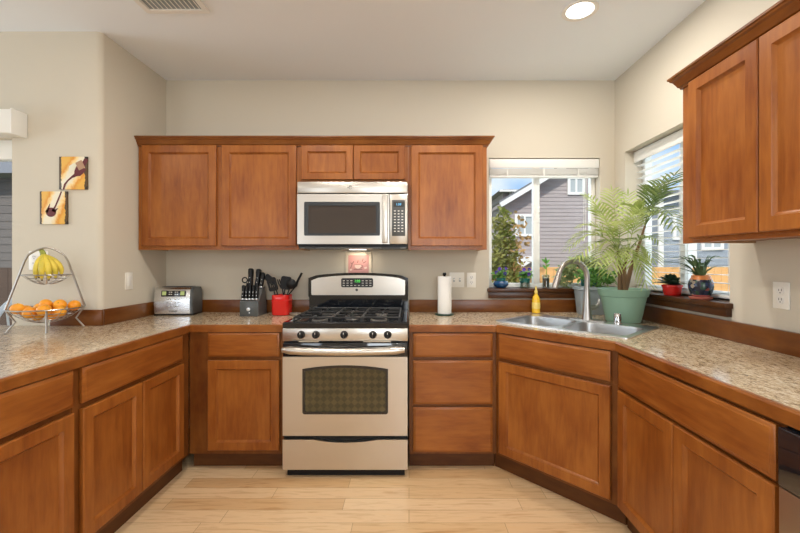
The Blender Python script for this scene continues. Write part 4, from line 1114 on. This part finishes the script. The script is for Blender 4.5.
MB().tube([(0, 0, -.012), (-.004, 0, .01), (-.012, 0, .028)], [.014, .013, .010], 8).build('stem', 'banana_stem', t)
MB().tube([(-.012, 0, .0285), (-.015, 0, .036)], [.0105, .009], 8).build('stem_end', 'brown_tip', t)
# white chair outside the patio door
t = thing('patio_chair', 'white round-backed chair outside the patio door at left photo edge', 'chair', (-3.96, 1.05, -.0595), 0)
arc_ = [R(-75 + 330 * k / 22) for k in range(23)]
def rail(k): q = 1 - abs(2 * k / 22 - 1); return Vector((.27 * math.cos(arc_[k]), .27 * math.sin(arc_[k]), .70 + .32 * min(1, q * 1.6) ** 1.3))
MB().tube([rail(k) for k in range(23)], .028, 10).build('back_rail', 'white', t)
for k in range(3, 20, 2): MB().tube([Vector((.22 * math.cos(arc_[k]), .22 * math.sin(arc_[k]), .42)), rail(k)], .010, 6).build('back_spindle', 'white', t)
MB().lathe([(.20, .39), (.235, .40), (.24, .42), (.22, .432), (.1, .425)], n=28).build('seat', 'white', t)
for a in (45, 135, 225, 315): MB().tube([(.17 * math.cos(R(a)), .17 * math.sin(R(a)), .40), (.23 * math.cos(R(a)), .23 * math.sin(R(a)), .0005)], [.018, .014], 8).build('leg', 'white', t)

# ================================================================== COUNTER OBJECTS: RIGHT
t = thing('paper_towel_holder', 'dark green paper towel stand holding the white roll', 'paper towel holder', (.263, -.17, TOP + .001))
MB().lathe([(.068, 0), (.07, .004), (.066, .009)], n=32).build('base', 'green_base', t)
MB().lathe([(.008, .009), (.008, .285), (.006, .287), (.012, .292), (.015, .302), (.010, .312)], n=16).build('rod', 'black', t)
pr = thing('paper_towel_roll', 'white paper towel roll standing right of the stove', 'paper towels', (.263, -.17, TOP + .0115))
mb = MB(); mb.lathe([(.019, 0), (.049, 0), (.050, .002), (.050, .272), (.049, .274), (.019, .274)], n=36, caps=(False, False)); mb.build('roll', 'paper', pr)
MB().box(.047, -.012, .004, .0505, .03, .27).build('loose_sheet', 'paper', pr, 0)
t = thing('soap_bottle', 'yellow dish soap bottle behind the left sink bowl', 'soap bottle', (.975, -.068, TOP + .001))
MB().lathe([(.027, 0), (.030, .004), (.031, .05), (.030, .10), (.026, .12), (.016, .137), (.012, .143), (.012, .15)], n=24).build('bottle', 'soap', t)
MB().lathe([(.013, .1505), (.013, .168), (.008, .175), (.006, .20), (.004, .206)], n=16).build('cap', 'soap_top', t)
MB().lathe([(.0312, .035), (.0315, .037), (.0315, .08), (.0310, .082)], n=24, caps=(False, False)).build('bottle_label', 'soap_top', t)
# palm
PX, PY = 1.415, -.49
t = thing('potted_palm', 'big feathery palm in a sage green pot behind the sink', 'palm', (PX, PY, TOP + .001))
mb = MB(); mb.lathe([(.10, 0), (.104, .004), (.138, .165), (.147, .17), (.155, .205), (.157, .213), (.150, .215), (.143, .205), (.14, .18)], n=40, caps=(True, False)); mb.build('pot', 'sage', t, 40)
MB().lathe([(.141, .185), (.08, .192), (.0, .194)][:2], n=32).build('soil', 'soil', t)
T0 = Vector((PX, PY, TOP))
def wp(px, py, d_): return Vector(((px - 409) * d_ / 395, d_ - 3.1, 1.306 + (262 - py) * d_ / 395)) - T0
trunks = [[Vector((-.02, 0, .185)), wp(620, 270, 2.6), wp(618, 250, 2.6)], [Vector((.02, .02, .185)), wp(632, 265, 2.58), wp(640, 242, 2.55), wp(645, 226, 2.52)], [Vector((0, -.03, .185)), wp(624, 268, 2.55), wp(628, 252, 2.53)]]
for i, p in enumerate(trunks): MB().tube(p, [.017, .013, .009, .006][:len(p)], 8).build('stem', 'stem', t)
def frond(base_, tip, lift, m, n=12, ll=.135, wd=.0068):
    mb = MB(); ctrl = (base_ + tip) / 2 + Vector((0, 0, lift)); ps = []
    for k in range(n + 1):
        s_ = k / n; ps.append(base_ * (1 - s_) ** 2 + 2 * ctrl * s_ * (1 - s_) + tip * s_ * s_)
    mb.tube(ps, [.0032 * (1 - .7 * k / n) for k in range(n + 1)], 5)
    for k in range(4, n + 1):
        tg = (ps[k] - ps[k - 1]).normalized(); side = tg.cross(Vector((0, 0, 1)))
        side = side.normalized() if side.length > .05 else Vector((1, 0, 0)); up = side.cross(tg)
        f = math.sin(math.pi * (.15 + .78 * (k - 4) / (n - 4))); L = ll * (.45 + .55 * f)
        for s_ in (-1, 1):
            d_ = (tg * .72 + side * s_ * .72 + up * .12).normalized()
            mb.leaf(ps[k], ps[k] + d_ * L, wd * (.6 + .4 * f), up, .2, .22 + random.uniform(-.05, .12), 3)
    mb.leaf(ps[-1], ps[-1] + (ps[-1] - ps[-2]).normalized() * ll * .5, wd * .7, Vector((0, 0, 1)))
    return mb.build('frond', m, t, 0, recalc=False)
tp0, tp1, tp2 = trunks[0][-1], trunks[1][-1], trunks[2][-1]
for b_, px, py, d_, lf, m in ((tp1, 674, 176, 2.22, .06, 'palm_dark'), (tp1, 662, 182, 2.32, .07, 'palm_dark'), (tp1, 676, 226, 2.2, .16, 'palm_dark'), (tp1, 652, 190, 2.45, .05, 'palm_dark'), (tp1, 668, 212, 2.26, .12, 'palm_dark'),
                              (tp0, 612, 192, 2.72, .08, 'palm'), (tp0, 588, 196, 2.82, .10, 'palm'), (tp0, 571, 246, 2.55, .17, 'palm'), (tp0, 579, 256, 2.48, .14, 'palm'), (tp0, 598, 262, 2.42, .12, 'palm'), (tp0, 584, 226, 2.62, .12, 'palm'),
                              (tp2, 628, 196, 2.66, .05, 'palm'), (tp2, 645, 280, 2.40, .15, 'palm'), (tp2, 618, 258, 2.36, .11, 'palm'), (tp0, 604, 232, 2.46, .09, 'palm'), (tp2, 640, 212, 2.42, .06, 'palm'), (tp0, 598, 208, 2.5, .07, 'palm'),
                              (tp2, 652, 258, 2.36, .12, 'palm'), (tp0, 622, 222, 2.36, .06, 'palm'), (tp2, 610, 270, 2.42, .13, 'palm'), (tp1, 634, 206, 2.5, .05, 'palm'), (tp2, 600, 246, 2.5, .10, 'palm'), (tp2, 634, 262, 2.33, .10, 'palm'), (tp0, 626, 240, 2.32, .06, 'palm_dark'), (tp0, 574, 238, 2.66, .14, 'palm'), (tp2, 658, 240, 2.3, .10, 'palm_dark'), (tp1, 648, 214, 2.34, .06, 'palm')):
    frond(b_, wp(px, py, d_), lf, m)
# grey planter in the corner
t = thing('planter_box', 'grey rectangular planter with leafy greens in the counter corner', 'planter', (1.26, -.205, TOP + .001))
mb = MB(); rings = []
for ins, z in ((.02, 0), (.018, .006), (.004, .18), (-.004, .185), (-.004, .205), (.006, .206), (.012, .19)): rings.append([(p[0], p[1], z) for p in rrect(ins, ins, .30 - ins, .155 - ins, .025, 4)])
mb.loft(rings, caps=(True, True)); mb.build('box', 'planter', t, 35)
cloud(210, (.14, .06, .275), (.15, .05, .080), .045).build('foliage', 'leaf', t, 0, recalc=False)
mb = MB()
for x, y in ((.06, .06), (.12, .09), (.18, .06), (.24, .08)): mb.tube([(x, y, .19), (x + random.uniform(-.02, .02), y, .33)], .003, 5)
mb.build('stems', 'banana_stem', t)
# teal pot on the sill with bushy pale plant
t = thing('potted_bush', 'small leaved bushy plant in a dark teal pot on sink window sill', 'potted plant', (1.425, .035, 1.1008))
MB().lathe([(.050, 0), (.052, .003), (.066, .10), (.070, .102), (.071, .125), (.066, .126), (.06, .11)], n=28).build('pot', 'teal', t)
cloud(620, (-.06, -.005, .165), (.165, .05, .085), .036).build('foliage', 'leaf_pale', t, 0, recalc=False)
cloud(260, (-.19, .012, .09), (.075, .035, .085), .034).build('trailing_foliage', 'leaf_pale', t, 0, recalc=False)
mb = MB()
for i in range(9): mb.tube([(0, 0, .11), (random.uniform(-.1, .03), random.uniform(-.02, .0), .17), (random.uniform(-.2, .06), random.uniform(-.03, .02), random.uniform(.12, .22))], .0022, 5)
mb.build('stems', 'stem', t)
# three small pots on the sink window sill
def violets(t, zc, r_, nf, petals=5):
    cloud(110, (0, -.004, zc + .012), (r_, r_ * .7, .036), .034).build('foliage', 'leaf', t, 0, recalc=False)
    for k in range(nf):
        a = 2 * math.pi * k / nf + .4; c_ = Vector((r_ * .75 * math.cos(a), -r_ * .3 + .02 * math.sin(a), zc + .035 + .022 * math.sin(a * 1.7 + 1)))
        mb = MB()
        for j in range(petals):
            b = 2 * math.pi * j / petals; mb.leaf(c_, c_ + Vector((.017 * math.cos(b), -.008, .017 * math.sin(b))), .010, Vector((0, -1, 0)), .1, 0, 2)
        mb.tube([(c_.x * .4, 0, zc - .02), c_], .0014, 5)
        mb.build('flower', 'violet', t, 0, recalc=False)
SZ = 1.1008
t = thing('violet_pot', 'violets in a glossy blue glazed bowl at left of the window sill', 'potted flowers', (.728, .03, SZ))
MB().lathe([(.030, 0), (.036, .003), (.054, .018), (.060, .032), (.056, .048), (.048, .056), (.045, .056), (.05, .046)], n=32).build('bowl', 'blue_glaze', t)
MB().lathe([(.034, .05), (.040, .078), (.037, .079), (.03, .06)], n=24).build('inner_pot', 'teal', t); violets(t, .095, .05, 5)
t = thing('violet_pot', 'violets in a green pot standing in a clear glass dish', 'potted flowers', (.918, .03, SZ))
MB().lathe([(.036, 0), (.038, .003), (.041, .045), (.038, .045), (.035, .006)], n=28).build('glass_dish', 'jar', t)
MB().lathe([(.030, .036), (.038, .048), (.044, .075), (.04, .076), (.03, .05)], n=24).build('inner_pot', 'teal', t); violets(t, .09, .046, 5)
t = thing('orchid_glass', 'leafy green stem in a clear glass of dark pebbles on sill', 'potted plant', (1.085, .03, SZ))
MB().lathe([(.024, 0), (.026, .002), (.029, .105), (.027, .105), (.0235, .004)], n=24).build('glass', 'jar', t)
MB().lathe([(.0215, .004), (.0245, .075), (.01, .08)], n=20).build('pebbles', 'pebbles', t)
MB().tube([(0, 0, .075), (.004, -.004, .15), (-.002, 0, .20)], .0035, 6).build('stem', 'banana_stem', t)
mb = MB()
for a, z, L in ((20, .19, .06), (160, .195, .06), (250, .2, .07), (90, .2, .05), (330, .16, .05), (200, .15, .05)): mb.leaf((0, 0, z), (L * .6 * math.cos(R(a)), L * .4 * math.sin(R(a)), z + L * .8), .010, Vector((0, -1, .2)), .2, .2)
mb.build('leaves', 'leaf', t, 0, recalc=False)
# right sill
t = thing('succulent_pot', 'dark rosette succulent in a glossy red pot on side window sill', 'potted plant', (1.632, -.65, SZ))
MB().lathe([(.044, 0), (.046, .003), (.053, .05), (.057, .052), (.057, .064), (.052, .065), (.048, .05)], n=32).build('pot', 'red', t)
mb = MB()
for k in range(34):
    a = k * 2.4; el = R(18 + 55 * (k / 34)); L = .135 - .06 * k / 34
    if math.cos(a) > .2: L *= .5
    b = Vector((0, 0, .066 + .018 * k / 34)); mb.leaf(b, b + Vector((math.cos(a) * math.cos(el), math.sin(a) * math.cos(el), math.sin(el))) * L, .021, Vector((0, 0, 1)), -.25, .3, 4)
mb.build('rosette', 'leaf_dark', t, 0, recalc=False)
t = thing('cactus_pot', 'strappy holiday cactus in a painted pot on the side window sill', 'potted plant', (1.629, -.895, SZ))
MB().lathe([(.050, 0), (.054, .003), (.057, .012), (.052, .013), (.045, .006)], n=32).build('saucer', 'terracotta', t)
MB().lathe([(.036, .0135), (.047, .022), (.058, .055), (.060, .08), (.054, .105), (.046, .118), (.045, .130), (.041, .131), (.040, .118)], n=36).build('pot', 'talavera', t)
mb = MB()
for k in range(30):
    a = 2 * math.pi * k / 30 + random.uniform(-.1, .1); a = a - .32 * math.sin(2 * a) if math.cos(a) < 0 else a; reach = random.uniform(.13, .22); h = random.uniform(.05, .15)
    ca, sa = math.cos(a), math.sin(a)
    if ca > .1: reach *= .27
    p0 = Vector((.01 * ca, .01 * sa, .12)); m_ = Vector((ca * reach * .5, sa * reach * .5, .13 + h)); p1 = Vector((ca * reach, sa * reach, .13 + h * .7))
    pts = [p0 * (1 - s) ** 2 + 2 * m_ * s * (1 - s) + p1 * s * s for s in (0, .25, .5, .75, 1)]
    for u_, v_ in zip(pts, pts[1:]): mb.leaf(u_, u_ + (v_ - u_) * 1.12, .0088, Vector((0, 0, 1)) if abs((v_ - u_).normalized().z) < .8 else Vector((ca, sa, 0)), .15, 0, 3)
mb.build('leaves', 'cactus', t, 0, recalc=False)
